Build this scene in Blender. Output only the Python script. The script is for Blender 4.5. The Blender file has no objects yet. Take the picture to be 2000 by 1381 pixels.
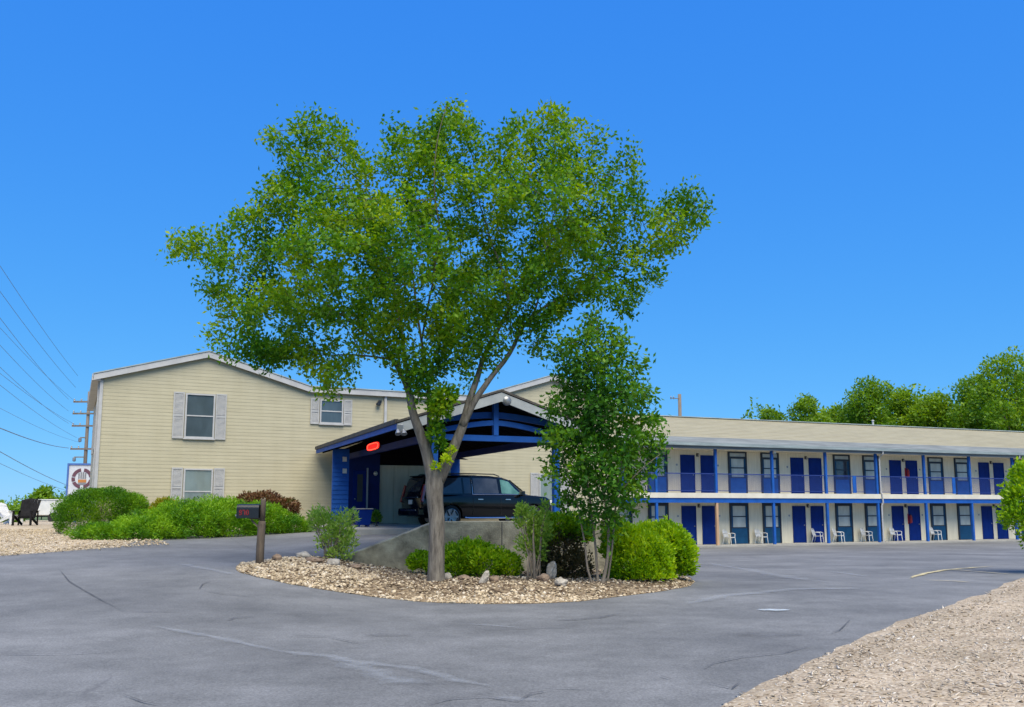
import bpy, math, random
import numpy as np
from mathutils import Vector, Matrix, geometry, noise

random.seed(7)
RNG = np.random.default_rng(11)
scene = bpy.context.scene
COL = scene.collection
R = math.radians

# ------------------------------------------------------------------ camera model (2000 x 1381 photo pixels)
F, PITCH, CY, EYE = 1751.0, R(7.5), 759.5, 1.6
cp, sp = math.cos(PITCH), math.sin(PITCH)


def ray(px, py):
    a, b = (px - 1000) / F, -(py - CY) / F
    return np.array([a, cp - b * sp, sp + b * cp])


def at(px, py, Y):
    """world point at distance Y seen at a photo pixel"""
    d = ray(px, py)
    t = Y / d[1]
    return Vector((d[0] * t, Y, EYE + d[2] * t))


# ------------------------------------------------------------------ terrain
def sstep(t):
    t = np.clip(t, 0, 1)
    return t * t * (3 - 2 * t)


_LY = np.array([-3000, -30, 0, 9, 18, 24, 30, 36, 45, 70, 300, 4000.])
_LZ = np.array([0, -.1, 0, 0, .40, .56, .72, .78, .74, .6, .1, 0.])
_RY = np.array([-3000, 0, 12, 18, 20, 30, 47, 90, 400, 4000.])
_RZ = np.array([0, 0, 0, .01, -.04, -.25, -.57, -.57, 0, 0.])


def HL(y):
    return sum(np.interp(np.asarray(y, float) + d, _LY, _LZ) for d in (-1.6, 0, 1.6)) / 3


def HR(y):
    return sum(np.interp(np.asarray(y, float) + d, _RY, _RZ) for d in (-1.6, 0, 1.6)) / 3


def HA(x, y):
    x = np.asarray(x, float); y = np.asarray(y, float)
    w = sstep((x + 5.0) / 3.5)
    return HL(y) * (1 - w) + HR(y) * w


def ground_at(px, py, off=0.03):
    d = ray(px, py)
    t = 3.0
    while t < 400:
        x, y, z = d[0] * t, d[1] * t, EYE + d[2] * t
        if z <= HA(x, y) + off:
            break
        t += 0.02
    return Vector((d[0] * t, d[1] * t, float(HA(d[0] * t, d[1] * t)) + off))


class Frame:
    """a building's own axes: u along its front, v into its depth"""
    def __init__(s, x, y, z, deg):
        s.o = Vector((x, y, z)); s.a = R(deg); s.c = math.cos(s.a); s.s = math.sin(s.a)

    def world(s, u, v, z=0):
        return Vector((s.o.x + u * s.c - v * s.s, s.o.y + u * s.s + v * s.c, s.o.z + z))

    def local(s, x, y):
        dx, dy = x - s.o.x, y - s.o.y
        return dx * s.c + dy * s.s, -dx * s.s + dy * s.c

    def uz(s, px, py, v=0.0):
        """where the photo pixel falls on the plane v = const -> (u, z)"""
        d = ray(px, py)
        n = (-s.s, s.c)
        t = (s.o.x * n[0] + s.o.y * n[1] + v) / (d[0] * n[0] + d[1] * n[1])
        u, _ = s.local(d[0] * t, d[1] * t)
        return u, EYE + d[2] * t - s.o.z


MAIN = Frame(-14.41, 31.15, 0.90, 26.0)
PORT = Frame(-2.98, 23.40, 0.90, 22.3)
WING = Frame(11.05, 48.80, -0.55, 22.3)


# ------------------------------------------------------------------ objects
def tag(o, label=None, cat=None, group=None, kind=None):
    for k, v in (('label', label), ('category', cat), ('group', group), ('kind', kind)):
        if v:
            o[k] = v
    return o


def empty(name, loc=(0, 0, 0), rz=0.0, label=None, cat=None, group=None):
    o = bpy.data.objects.new(name, None)
    COL.objects.link(o)
    o.location = loc
    o.rotation_euler = (0, 0, rz)
    o.empty_display_size = .2
    return tag(o, label, cat, group)


def copy_tree(o, parent=None):
    c = o.copy()
    COL.objects.link(c)
    c.parent = parent
    for ch in list(o.children):
        copy_tree(ch, c)
    return c


class MB:
    def __init__(s):
        s.v, s.f = [], []

    def add(s, vs, fs):
        b = len(s.v)
        s.v += [tuple(p) for p in vs]
        s.f += [tuple(b + i for i in f) for f in fs]
        return s

    def box(s, x0, y0, z0, x1, y1, z1, M=None):
        vs = [(x0, y0, z0), (x1, y0, z0), (x1, y1, z0), (x0, y1, z0), (x0, y0, z1), (x1, y0, z1), (x1, y1, z1), (x0, y1, z1)]
        if M is not None:
            vs = [M @ Vector(p) for p in vs]
        return s.add(vs, [(0, 3, 2, 1), (4, 5, 6, 7), (0, 1, 5, 4), (1, 2, 6, 5), (2, 3, 7, 6), (3, 0, 4, 7)])

    def prism(s, poly, axis, a0, a1):
        """extrude a polygon given in the other two axes (cyclic order) from a0 to a1 along axis"""
        def P(p, a):
            return {'x': (a, p[0], p[1]), 'y': (p[0], a, p[1]), 'z': (p[0], p[1], a)}[axis]
        n = len(poly)
        vs = [P(p, a0) for p in poly] + [P(p, a1) for p in poly]
        fs = [tuple(range(n))[::-1], tuple(range(n, 2 * n))] + [(i, (i + 1) % n, n + (i + 1) % n, n + i) for i in range(n)]
        return s.add(vs, fs)

    def bar(s, p, q, w, h, up=(0, 0, 1)):
        p, q = Vector(p), Vector(q)
        d = (q - p).normalized()
        x = d.cross(Vector(up))
        x = x.normalized() if x.length > 1e-6 else Vector((1, 0, 0))
        z = x.cross(d)
        c = [x * (a * w / 2) + z * (b * h / 2) for a, b in ((-1, -1), (1, -1), (1, 1), (-1, 1))]
        vs = [p + k for k in c] + [q + k for k in c]
        return s.add(vs, [(3, 2, 1, 0), (4, 5, 6, 7), (0, 1, 5, 4), (1, 2, 6, 5), (2, 3, 7, 6), (3, 0, 4, 7)])

    def tube(s, pts, rad, n=8, cap=True):
        pts = [Vector(p) for p in pts]
        if not hasattr(rad, '__len__'):
            rad = [rad] * len(pts)
        vs, fs = [], []
        x = None
        for i, p in enumerate(pts):
            d = (pts[min(i + 1, len(pts) - 1)] - pts[max(i - 1, 0)]).normalized()
            if x is None:
                x = d.orthogonal().normalized()
            else:
                x = (x - d * x.dot(d)).normalized()
            y = d.cross(x)
            for k in range(n):
                a = 2 * math.pi * k / n
                vs.append(p + (x * math.cos(a) + y * math.sin(a)) * rad[i])
        for i in range(len(pts) - 1):
            for k in range(n):
                fs.append((i * n + k, i * n + (k + 1) % n, (i + 1) * n + (k + 1) % n, (i + 1) * n + k))
        if cap:
            fs.append(tuple(range(n))[::-1])
            fs.append(tuple(range((len(pts) - 1) * n, len(pts) * n)))
        return s.add(vs, fs)

    def lathe(s, prof, n=20, M=None, cap=True):
        """profile of (radius, height) turned round z"""
        vs, fs = [], []
        for r, z in prof:
            for k in range(n):
                a = 2 * math.pi * k / n
                p = Vector((r * math.cos(a), r * math.sin(a), z))
                vs.append(M @ p if M is not None else p)
        for i in range(len(prof) - 1):
            for k in range(n):
                fs.append((i * n + k, i * n + (k + 1) % n, (i + 1) * n + (k + 1) % n, (i + 1) * n + k))
        if cap:
            fs.append(tuple(range(n))[::-1])
            fs.append(tuple(range((len(prof) - 1) * n, len(prof) * n)))
        return s.add(vs, fs)

    def build(s, name, mat, parent=None, smooth=False, bevel=0.0, loc=None):
        me = bpy.data.meshes.new(name)
        me.from_pydata([tuple(p) for p in s.v], [], s.f)
        me.update()
        if mat:
            me.materials.append(mat)
        if smooth:
            me.polygons.foreach_set('use_smooth', [True] * len(me.polygons))
        o = bpy.data.objects.new(name, me)
        COL.objects.link(o)
        if parent:
            o.parent = parent
        if loc is not None:
            o.location = loc
        if bevel:
            b = o.modifiers.new('Bevel', 'BEVEL')
            b.width = bevel; b.segments = 2; b.limit_method = 'ANGLE'; b.angle_limit = R(40)
        return o


def np_mesh(name, V, Q, mat, parent=None, tone=None, smooth=False):
    """fast mesh of equal-sized faces; tone = one float per vertex"""
    me = bpy.data.meshes.new(name)
    V = np.asarray(V, np.float32); Q = np.asarray(Q, np.int32)
    k = Q.shape[1]
    me.vertices.add(len(V)); me.vertices.foreach_set('co', V.ravel())
    me.loops.add(Q.size); me.loops.foreach_set('vertex_index', Q.ravel())
    me.polygons.add(len(Q))
    me.polygons.foreach_set('loop_start', np.arange(0, Q.size, k, dtype=np.int32))
    me.update(calc_edges=True)
    if smooth:
        me.polygons.foreach_set('use_smooth', np.ones(len(Q), bool))
    if tone is not None:
        a = me.attributes.new('tone', 'FLOAT', 'POINT')
        a.data.foreach_set('value', np.asarray(tone, np.float32))
    me.validate()
    if mat:
        me.materials.append(mat)
    o = bpy.data.objects.new(name, me)
    COL.objects.link(o)
    if parent:
        o.parent = parent
    return o


# ------------------------------------------------------------------ materials
def new_mat(name):
    m = bpy.data.materials.new(name)
    m.use_nodes = True
    nt = m.node_tree
    return m, nt, nt.nodes['Principled BSDF']


def N(nt, t, **kw):
    n = nt.nodes.new(t)
    for k, v in kw.items():
        if k.startswith('i_'):
            key = k[2:]
            n.inputs[int(key) if key.isdigit() else key.replace('_', ' ')].default_value = v
        else:
            setattr(n, k, v)
    return n


def ramp(nt, fac, stops):
    r = nt.nodes.new('ShaderNodeValToRGB')
    e = r.color_ramp.elements
    while len(e) < len(stops):
        e.new(.5)
    for el, (p, c) in zip(e, stops):
        el.position = p
        el.color = (*c, 1) if len(c) == 3 else c
    nt.links.new(fac, r.inputs[0])
    return r.outputs[0]


def coords(nt, scale=(1, 1, 1), kind='Object'):
    tc = nt.nodes.new('ShaderNodeTexCoord')
    mp = nt.nodes.new('ShaderNodeMapping')
    mp.inputs['Scale'].default_value = scale
    nt.links.new(tc.outputs[kind], mp.inputs[0])
    return mp.outputs[0]


def pmat(name, c1, c2=None, scale=4.0, rough=.7, bump=0.0, bscale=60.0, metal=0.0, spec=.5, stretch=(1, 1, 1), coat=0.0, lo=.35, hi=.65):
    m, nt, b = new_mat(name)
    b.inputs['Roughness'].default_value = rough
    b.inputs['Metallic'].default_value = metal
    b.inputs['Specular IOR Level'].default_value = spec
    b.inputs['Coat Weight'].default_value = coat
    b.inputs['Coat Roughness'].default_value = .05
    c2 = c2 or tuple(x * .82 for x in c1)
    co = coords(nt, stretch)
    n = N(nt, 'ShaderNodeTexNoise', i_Scale=scale, i_Detail=6.0, i_Roughness=.6)
    nt.links.new(co, n.inputs['Vector'])
    nt.links.new(ramp(nt, n.outputs[0], [(lo, c2), (hi, c1)]), b.inputs['Base Color'])
    if bump:
        n2 = N(nt, 'ShaderNodeTexNoise', i_Scale=bscale, i_Detail=4.0)
        nt.links.new(co, n2.inputs['Vector'])
        bm = N(nt, 'ShaderNodeBump', i_Strength=bump, i_Distance=.02)
        nt.links.new(n2.outputs[0], bm.inputs['Height'])
        nt.links.new(bm.outputs[0], b.inputs['Normal'])
    return m


def leaf_mat(name, cols, trans=.35, rough=.5):
    """leaves: colour by each leaf's own tone, light passing through"""
    m, nt, b = new_mat(name)
    at_ = N(nt, 'ShaderNodeAttribute', attribute_name='tone')
    k = len(cols)
    col = ramp(nt, at_.outputs['Fac'], [(i / (k - 1), c) for i, c in enumerate(cols)])
    nt.links.new(col, b.inputs['Base Color'])
    b.inputs['Roughness'].default_value = rough
    b.inputs['Specular IOR Level'].default_value = .3
    tr = N(nt, 'ShaderNodeBsdfTranslucent')
    hs = N(nt, 'ShaderNodeHueSaturation', i_Hue=.485, i_Saturation=1.1, i_Value=1.25)
    nt.links.new(col, hs.inputs['Color'])
    nt.links.new(hs.outputs[0], tr.inputs[0])
    mx = N(nt, 'ShaderNodeMixShader', i_Fac=trans)
    nt.links.new(b.outputs[0], mx.inputs[1]); nt.links.new(tr.outputs[0], mx.inputs[2])
    nt.links.new(mx.outputs[0], nt.nodes['Material Output'].inputs['Surface'])
    return m


def asphalt_mat():
    m, nt, b = new_mat('asphalt')
    co = coords(nt)
    st = coords(nt, (.8, 1.0, 1))
    big = N(nt, 'ShaderNodeTexNoise', i_Scale=.35, i_Detail=7.0, i_Roughness=.62)
    nt.links.new(st, big.inputs['Vector'])
    base = ramp(nt, big.outputs[0], [(.28, (.094, .096, .099)), (.5, (.143, .146, .149)), (.72, (.200, .203, .207))])
    fine = N(nt, 'ShaderNodeTexNoise', i_Scale=45.0, i_Detail=5.0, i_Roughness=.7)
    nt.links.new(co, fine.inputs['Vector'])
    fr = ramp(nt, fine.outputs[0], [(.3, (.58, .58, .58)), (.7, (1.32, 1.32, 1.32))])
    mul = N(nt, 'ShaderNodeMixRGB', blend_type='MULTIPLY', i_Fac=1.0)
    nt.links.new(base, mul.inputs[1]); nt.links.new(fr, mul.inputs[2])
    pt_ = N(nt, 'ShaderNodeTexNoise', i_Scale=1.7, i_Detail=8.0, i_Roughness=.72)
    nt.links.new(coords(nt, (1.0, 1.0, 1)), pt_.inputs['Vector'])
    pr = ramp(nt, pt_.outputs[0], [(.3, (.80, .80, .80)), (.5, (1, 1, 1)), (.68, (1.14, 1.14, 1.15))])
    mul0 = mul
    mul = N(nt, 'ShaderNodeMixRGB', blend_type='MULTIPLY', i_Fac=1.0)
    nt.links.new(mul0.outputs[0], mul.inputs[1]); nt.links.new(pr, mul.inputs[2])
    # hairline cracks
    wob = N(nt, 'ShaderNodeTexNoise', i_Scale=.9, i_Detail=5.0)
    nt.links.new(co, wob.inputs['Vector'])
    addv = N(nt, 'ShaderNodeMixRGB', blend_type='ADD', i_Fac=1.0)
    nt.links.new(co, addv.inputs[1]); nt.links.new(wob.outputs['Color'], addv.inputs[2])
    vor = N(nt, 'ShaderNodeTexVoronoi', feature='DISTANCE_TO_EDGE', i_Scale=.22)
    nt.links.new(addv.outputs[0], vor.inputs['Vector'])
    gate = N(nt, 'ShaderNodeTexNoise', i_Scale=.3, i_Detail=2.0)
    nt.links.new(co, gate.inputs['Vector'])
    cr = ramp(nt, vor.outputs['Distance'], [(0, (1, 1, 1)), (.007, (0, 0, 0))])
    ga = ramp(nt, gate.outputs[0], [(.57, (0, 0, 0)), (.65, (.6, .6, .6))])
    mm = N(nt, 'ShaderNodeMath', operation='MULTIPLY')
    nt.links.new(cr, mm.inputs[0]); nt.links.new(ga, mm.inputs[1])
    dark = N(nt, 'ShaderNodeMixRGB', blend_type='MIX')
    dark.inputs[2].default_value = (.085, .085, .09, 1)
    nt.links.new(mm.outputs[0], dark.inputs[0]); nt.links.new(mul.outputs[0], dark.inputs[1])
    nt.links.new(dark.outputs[0], b.inputs['Base Color'])
    b.inputs['Roughness'].default_value = .78
    b.inputs['Specular IOR Level'].default_value = .35
    bm = N(nt, 'ShaderNodeBump', i_Strength=.35, i_Distance=.012)
    nt.links.new(fine.outputs[0], bm.inputs['Height'])
    nt.links.new(bm.outputs[0], b.inputs['Normal'])
    return m


def gravel_mat(name, cols, scale, bump=.6, patch=None):
    m, nt, b = new_mat(name)
    co = coords(nt)
    vor = N(nt, 'ShaderNodeTexVoronoi', i_Scale=scale)
    nt.links.new(co, vor.inputs['Vector'])
    sep = N(nt, 'ShaderNodeSeparateColor')
    nt.links.new(vor.outputs['Color'], sep.inputs[0])
    col = ramp(nt, sep.outputs[0], [(i / (len(cols) - 1), c) for i, c in enumerate(cols)])
    big = N(nt, 'ShaderNodeTexNoise', i_Scale=.9, i_Detail=6.0, i_Roughness=.65)
    nt.links.new(co, big.inputs['Vector'])
    fr = ramp(nt, big.outputs[0], [(.3, (.68, .66, .62)), (.65, (1.12, 1.1, 1.08))])
    mul = N(nt, 'ShaderNodeMixRGB', blend_type='MULTIPLY', i_Fac=1.0)
    nt.links.new(col, mul.inputs[1]); nt.links.new(fr, mul.inputs[2])
    nt.links.new(mul.outputs[0], b.inputs['Base Color'])
    b.inputs['Roughness'].default_value = .9
    b.inputs['Specular IOR Level'].default_value = .2
    bm = N(nt, 'ShaderNodeBump', i_Strength=bump, i_Distance=.03, invert=True)
    nt.links.new(vor.outputs['Distance'], bm.inputs['Height'])
    nt.links.new(bm.outputs[0], b.inputs['Normal'])
    return m


def tone_mat(name, cols, rough=.85):
    """loose stones: colour by each stone's own tone"""
    m, nt, b = new_mat(name)
    a = N(nt, 'ShaderNodeAttribute', attribute_name='tone')
    nt.links.new(ramp(nt, a.outputs['Fac'], [(i / (len(cols) - 1), c) for i, c in enumerate(cols)]), b.inputs['Base Color'])
    b.inputs['Roughness'].default_value = rough
    b.inputs['Specular IOR Level'].default_value = .25
    return m


def siding_mat(name, c1, c2, stretch=(.25, 1, 9)):
    m, nt, b = new_mat(name)
    co = coords(nt, stretch)
    n = N(nt, 'ShaderNodeTexNoise', i_Scale=1.1, i_Detail=6.0, i_Roughness=.65)
    nt.links.new(co, n.inputs['Vector'])
    c = ramp(nt, n.outputs[0], [(.3, c2), (.62, c1)])
    st = coords(nt, (1.3, 1, .16))
    n2 = N(nt, 'ShaderNodeTexNoise', i_Scale=2.2, i_Detail=5.0)
    nt.links.new(st, n2.inputs['Vector'])
    fr = ramp(nt, n2.outputs[0], [(.3, (.955, .95, .935)), (.6, (1.0, 1.0, 1.0))])
    mul = N(nt, 'ShaderNodeMixRGB', blend_type='MULTIPLY', i_Fac=1.0)
    nt.links.new(c, mul.inputs[1]); nt.links.new(fr, mul.inputs[2])
    nt.links.new(mul.outputs[0], b.inputs['Base Color'])
    b.inputs['Roughness'].default_value = .62
    b.inputs['Specular IOR Level'].default_value = .3
    return m


def bark_mat(name, c1, c2, sc=14):
    m, nt, b = new_mat(name)
    co = coords(nt, (1, 1, .18))
    n = N(nt, 'ShaderNodeTexNoise', i_Scale=sc, i_Detail=8.0, i_Roughness=.7)
    nt.links.new(co, n.inputs['Vector'])
    nt.links.new(ramp(nt, n.outputs[0], [(.32, c2), (.66, c1)]), b.inputs['Base Color'])
    b.inputs['Roughness'].default_value = .9
    bm = N(nt, 'ShaderNodeBump', i_Strength=.8, i_Distance=.03)
    nt.links.new(n.outputs[0], bm.inputs['Height'])
    nt.links.new(bm.outputs[0], b.inputs['Normal'])
    return m


def glass_mat(name, col, rough=.06):
    m, nt, b = new_mat(name)
    co = coords(nt, (1, 1, .35))
    n = N(nt, 'ShaderNodeTexNoise', i_Scale=3.0, i_Detail=3.0)
    nt.links.new(co, n.inputs['Vector'])
    nt.links.new(ramp(nt, n.outputs[0], [(.3, tuple(x * .7 for x in col)), (.7, col)]), b.inputs['Base Color'])
    b.inputs['Roughness'].default_value = rough
    b.inputs['Specular IOR Level'].default_value = .6
    return m


def worn_mat(name, c, k=1.0, sc=6.0, lo=.30, hi=.62):
    """worn paint or dust: fades out towards its edges in a ragged way"""
    m, nt, b = new_mat(name)
    b.inputs['Base Color'].default_value = (*c, 1)
    b.inputs['Roughness'].default_value = .85
    b.inputs['Specular IOR Level'].default_value = .3
    a = N(nt, 'ShaderNodeAttribute', attribute_name='tone')
    n = N(nt, 'ShaderNodeTexNoise', i_Scale=sc, i_Detail=7.0, i_Roughness=.7)
    nt.links.new(coords(nt), n.inputs['Vector'])
    mu = N(nt, 'ShaderNodeMath', operation='MULTIPLY')
    nt.links.new(a.outputs['Fac'], mu.inputs[0]); nt.links.new(n.outputs[0], mu.inputs[1])
    f = ramp(nt, mu.outputs[0], [(lo * .6, (0, 0, 0)), (hi, (k, k, k))])
    tr = N(nt, 'ShaderNodeBsdfTransparent')
    mx = N(nt, 'ShaderNodeMixShader')
    nt.links.new(f, mx.inputs[0]); nt.links.new(tr.outputs[0], mx.inputs[1]); nt.links.new(b.outputs[0], mx.inputs[2])
    nt.links.new(mx.outputs[0], nt.nodes['Material Output'].inputs['Surface'])
    return m


def glow_mat(name, col, strength):
    m, nt, b = new_mat(name)
    b.inputs['Base Color'].default_value = (*col, 1)
    b.inputs['Emission Color'].default_value = (*col, 1)
    b.inputs['Emission Strength'].default_value = strength
    return m


M = dict(
    asphalt=asphalt_mat(),
    meadow=pmat('meadow', (.10, .14, .035), (.06, .085, .022), .4, .95),
    siding=siding_mat('cream_siding', (.475, .432, .300), (.40, .363, .25), (.55, 1, 8)),
    siding_side=siding_mat('cream_siding_side', (.475, .432, .300), (.40, .363, .25), (1, .55, 8)),
    cream=pmat('cream_board', (.76, .70, .54), (.67, .61, .46), 2.0, .8, .15, 30, spec=.1, stretch=(5, 5, .4)),
    roof_tan=siding_mat('tan_shingle', (.315, .288, .198), (.265, .24, .163), (.5, .6, 6)),
    trim=pmat('white_trim', (.46, .46, .46), (.39, .39, .39), 3.0, .6, .05, spec=.3),
    shutter=pmat('pale_shutter', (.43, .428, .42), (.38, .378, .372), 5.0, .65, spec=.3),
    gutter=pmat('grey_gutter', (.36, .42, .42), (.22, .265, .27), 3.0, .5, stretch=(.3, 1, 4), spec=.3),
    fascia=pmat('slate_fascia', (.19, .21, .22), (.12, .135, .145), 2.0, .8, stretch=(.3, 1, 4), spec=.2),
    slab=pmat('walkway_paint', (.66, .62, .52), (.57, .53, .44), 2.0, .75, .1),
    blue=pmat('blue_paint', (.012, .10, .41), (.009, .078, .32), 2.5, .6, .1, 40, spec=.25),
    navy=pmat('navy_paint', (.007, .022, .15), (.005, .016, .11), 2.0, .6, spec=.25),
    door_blue=pmat('royal_blue_door', (.0014, .024, .19), (.0012, .019, .15), 2.0, .6, spec=.14),
    teal=pmat('teal_panel', (.007, .072, .17), (.005, .055, .13), 2.5, .6, spec=.25),
    frame_dark=pmat('dark_window_frame', (.010, .022, .045), (.008, .015, .03), 3.0, .5),
    rail=pmat('rail_paint', (.03, .06, .24), (.025, .05, .2), 3.0, .6, spec=.2),
    shingle=pmat('dark_shingle', (.085, .078, .070), (.045, .042, .04), 7.0, .95, .5, 30),
    ceiling=pmat('shadowed_ceiling', (.012, .011, .013), (.008, .007, .009), 2.0, .9, spec=.1),  # near black: shade under the portico roof is put into the colour
    concrete=pmat('weathered_concrete', (.42, .385, .275), (.135, .122, .085), 2.6, .95, .6, 25, lo=.32, hi=.66),
    paving=pmat('pale_paving', (.34, .33, .30), (.26, .25, .23), 1.5, .9, .2, 40),
    glass=glass_mat('window_glass', (.075, .105, .125)),
    glass_pale=glass_mat('curtained_glass', (.21, .26, .25)),
    curtain=glass_mat('curtain_glass', (.50, .53, .49), .2),
    black=pmat('black_metal', (.014, .016, .019), (.009, .010, .012), 4.0, .35),
    matte_black=pmat('weathered_black_paint', (.022, .021, .023), (.012, .012, .013), 5.0, .9, spec=.1),
    white=pmat('white_plastic', (.72, .72, .70), (.62, .62, .60), 3.0, .45),
    wood=bark_mat('grey_post_wood', (.165, .125, .088), (.06, .045, .032), 9),
    tan_wood=bark_mat('tan_new_wood', (.52, .33, .20), (.40, .25, .15), 6),
    bark=bark_mat('grey_bark', (.225, .20, .163), (.062, .053, .043), 17),
    twig=bark_mat('dark_twig', (.10, .08, .062), (.05, .04, .032), 9),
    pale_stem=bark_mat('pale_stem', (.27, .225, .17), (.12, .095, .07), 13),
    red=pmat('red_box', (.42, .02, .02), (.33, .012, .015), 3.0, .4),
    neon=glow_mat('red_neon', (1.0, .012, .010), 1.1),
    neon_pale=glow_mat('pale_neon', (1.0, .12, .06), 1.5),
    red_ink=pmat('red_lettering', (.30, .012, .014), None, 4.0, .6),
    grey_metal=pmat('galvanised', (.33, .34, .35), (.24, .25, .26), 6.0, .4, metal=.6),
    lamp_white=pmat('lamp_glass', (.62, .60, .52), None, 3.0, .3),
    wire=pmat('power_cable', (.20, .28, .40), None, 3.0, .6),
    pole=bark_mat('pole_wood', (.20, .165, .135), (.12, .098, .08), 4),
    gravel=gravel_mat('tan_gravel', [(.26, .21, .15), (.44, .365, .265), (.53, .45, .335), (.38, .315, .225), (.58, .52, .42)], 24),
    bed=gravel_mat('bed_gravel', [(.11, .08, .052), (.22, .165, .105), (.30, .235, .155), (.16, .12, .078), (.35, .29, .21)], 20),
    mulch=gravel_mat('straw_mulch', [(.25, .20, .145), (.42, .355, .27), (.33, .265, .19), (.50, .44, .355), (.22, .165, .115)], 30, .5),
    stones=tone_mat('loose_stones', [(.19, .14, .09), (.42, .335, .22), (.54, .45, .315), (.39, .30, .19), (.62, .55, .44)]),
    chips=tone_mat('loose_chips', [(.17, .125, .085), (.36, .30, .22), (.52, .45, .36), (.42, .34, .25), (.64, .60, .53)]),
    litter=tone_mat('dead_leaves', [(.07, .045, .028), (.15, .095, .055), (.22, .155, .095), (.12, .085, .06), (.30, .23, .155)]),
    rock=pmat('pale_rock', (.46, .42, .36), (.22, .195, .16), 7.0, .95, .8, 18),
    rock_brown=pmat('brown_rock', (.28, .20, .14), (.14, .10, .07), 7.0, .95, .8, 18),
    leaf_elm=leaf_mat('elm_leaf', [(.036, .15, .008), (.085, .235, .008), (.15, .31, .009), (.28, .40, .010)], .50),
    leaf_tree=leaf_mat('small_tree_leaf', [(.024, .105, .010), (.052, .175, .012), (.10, .25, .014), (.19, .34, .016)], .46),
    leaf_bright=leaf_mat('bright_shrub_leaf', [(.08, .21, .004), (.19, .37, .005), (.32, .50, .007), (.46, .60, .010)], .48),
    leaf_juniper=leaf_mat('juniper_leaf', [(.038, .14, .006), (.105, .27, .008), (.18, .37, .012), (.27, .46, .018)], .40),
    leaf_red=leaf_mat('barberry_leaf', [(.06, .035, .018), (.11, .055, .025), (.19, .085, .036), (.11, .11, .03)], .28),
    leaf_brown=leaf_mat('dry_leaf', [(.05, .048, .02), (.085, .072, .028), (.12, .095, .032), (.17, .15, .04)], .3),
    leaf_round=leaf_mat('clipped_bush_leaf', [(.028, .11, .004), (.075, .21, .005), (.14, .30, .008), (.23, .40, .012)], .36),
    leaf_sage=leaf_mat('sage_leaf', [(.18, .33, .045), (.29, .45, .065), (.39, .54, .10), (.48, .60, .16)], .5),
    leaf_gold=leaf_mat('gold_leaf', [(.16, .18, .015), (.27, .27, .02), (.36, .31, .02)], .35),
    leaf_far=leaf_mat('far_tree_leaf', [(.065, .17, .014), (.125, .26, .016), (.19, .33, .02), (.25, .385, .025)], .46),
    paint_black=pmat('black_car_paint', (.003, .0035, .005), (.0025, .003, .004), 1.0, .16, coat=.35, spec=.3),
    car_glass=pmat('tinted_glass', (.06, .066, .078), (.03, .034, .042), 2.0, .05, spec=.7),
    wind_glass=pmat('green_windscreen', (.10, .22, .19), (.05, .13, .11), 3.0, .06, spec=.7),
    chrome=pmat('chrome', (.62, .63, .65), None, 1.0, .15, metal=1.0),
    tyre=pmat('tyre_rubber', (.018, .018, .019), None, 3.0, .85),
    tail=pmat('tail_lamp', (.42, .03, .035), (.3, .02, .025), 4.0, .15, coat=1.0),
    plate=pmat('plate_white', (.66, .68, .70), None, 3.0, .4),
    line_yellow=worn_mat('worn_yellow_paint', (.50, .43, .25), .85, 6.0, .12, .42),
    line_pale=worn_mat('worn_pale_scuff', (.36, .39, .43), .30, 9.0),
    patch_pale=worn_mat('pale_patch', (.52, .60, .68), .8),
    crack=pmat('crack_filler', (.085, .086, .09), (.06, .06, .065), 4.0, .85),
    tyre_mark=worn_mat('tyre_mark', (.07, .07, .075), .7),
    portico_trim=pmat('grey_portico_trim', (.36, .39, .40), (.29, .315, .33), 3.0, .65, .05, spec=.3),
    stain=worn_mat('oil_stain', (.07, .07, .075), .3, 5.0),
    limb=bark_mat('shaded_limb_bark', (.145, .118, .09), (.06, .048, .038), 12),  # darker bark of younger limbs, with the crown's shade put into its colour
    panel_cream=pmat('entry_cream', (.74, .68, .52), (.66, .60, .45), 2.0, .8, .15, 30, spec=.1, stretch=(5, 5, .4)),
    rim=pmat('wheel_alloy', (.33, .34, .35), None, 1.0, .38, metal=.9),
    sign_blue=pmat('sign_blue', (.07, .15, .42), None, 2.0, .45),
    sign_white=pmat('sign_white', (.60, .62, .66), (.52, .54, .58), 2.0, .5),
    maroon=pmat('emblem_maroon', (.13, .05, .075), None, 4.0, .6),
    orange=pmat('emblem_orange', (.50, .20, .05), None, 4.0, .5),
    grey=pmat('emblem_grey', (.22, .22, .24), None, 4.0, .5),
)

# ------------------------------------------------------------------ ground sheets
def inside(poly, X, Y):
    X = np.asarray(X); Y = np.asarray(Y)
    r = np.zeros(X.shape, bool)
    n = len(poly)
    for i in range(n):
        x1, y1 = poly[i]; x2, y2 = poly[(i + 1) % n]
        if y1 == y2:
            continue
        c = ((y1 > Y) != (y2 > Y)) & (X < (x2 - x1) * (Y - y1) / (y2 - y1) + x1)
        r ^= c
    return r


def edge_dist(poly, X, Y):
    X = np.asarray(X, float); Y = np.asarray(Y, float)
    d = np.full(X.shape, 1e9)
    n = len(poly)
    for i in range(n):
        a = np.array(poly[i][:2], float); b = np.array(poly[(i + 1) % n][:2], float)
        ab = b - a
        t = np.clip(((X - a[0]) * ab[0] + (Y - a[1]) * ab[1]) / max(ab @ ab, 1e-9), 0, 1)
        d = np.minimum(d, np.hypot(X - a[0] - t * ab[0], Y - a[1] - t * ab[1]))
    return d


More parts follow.
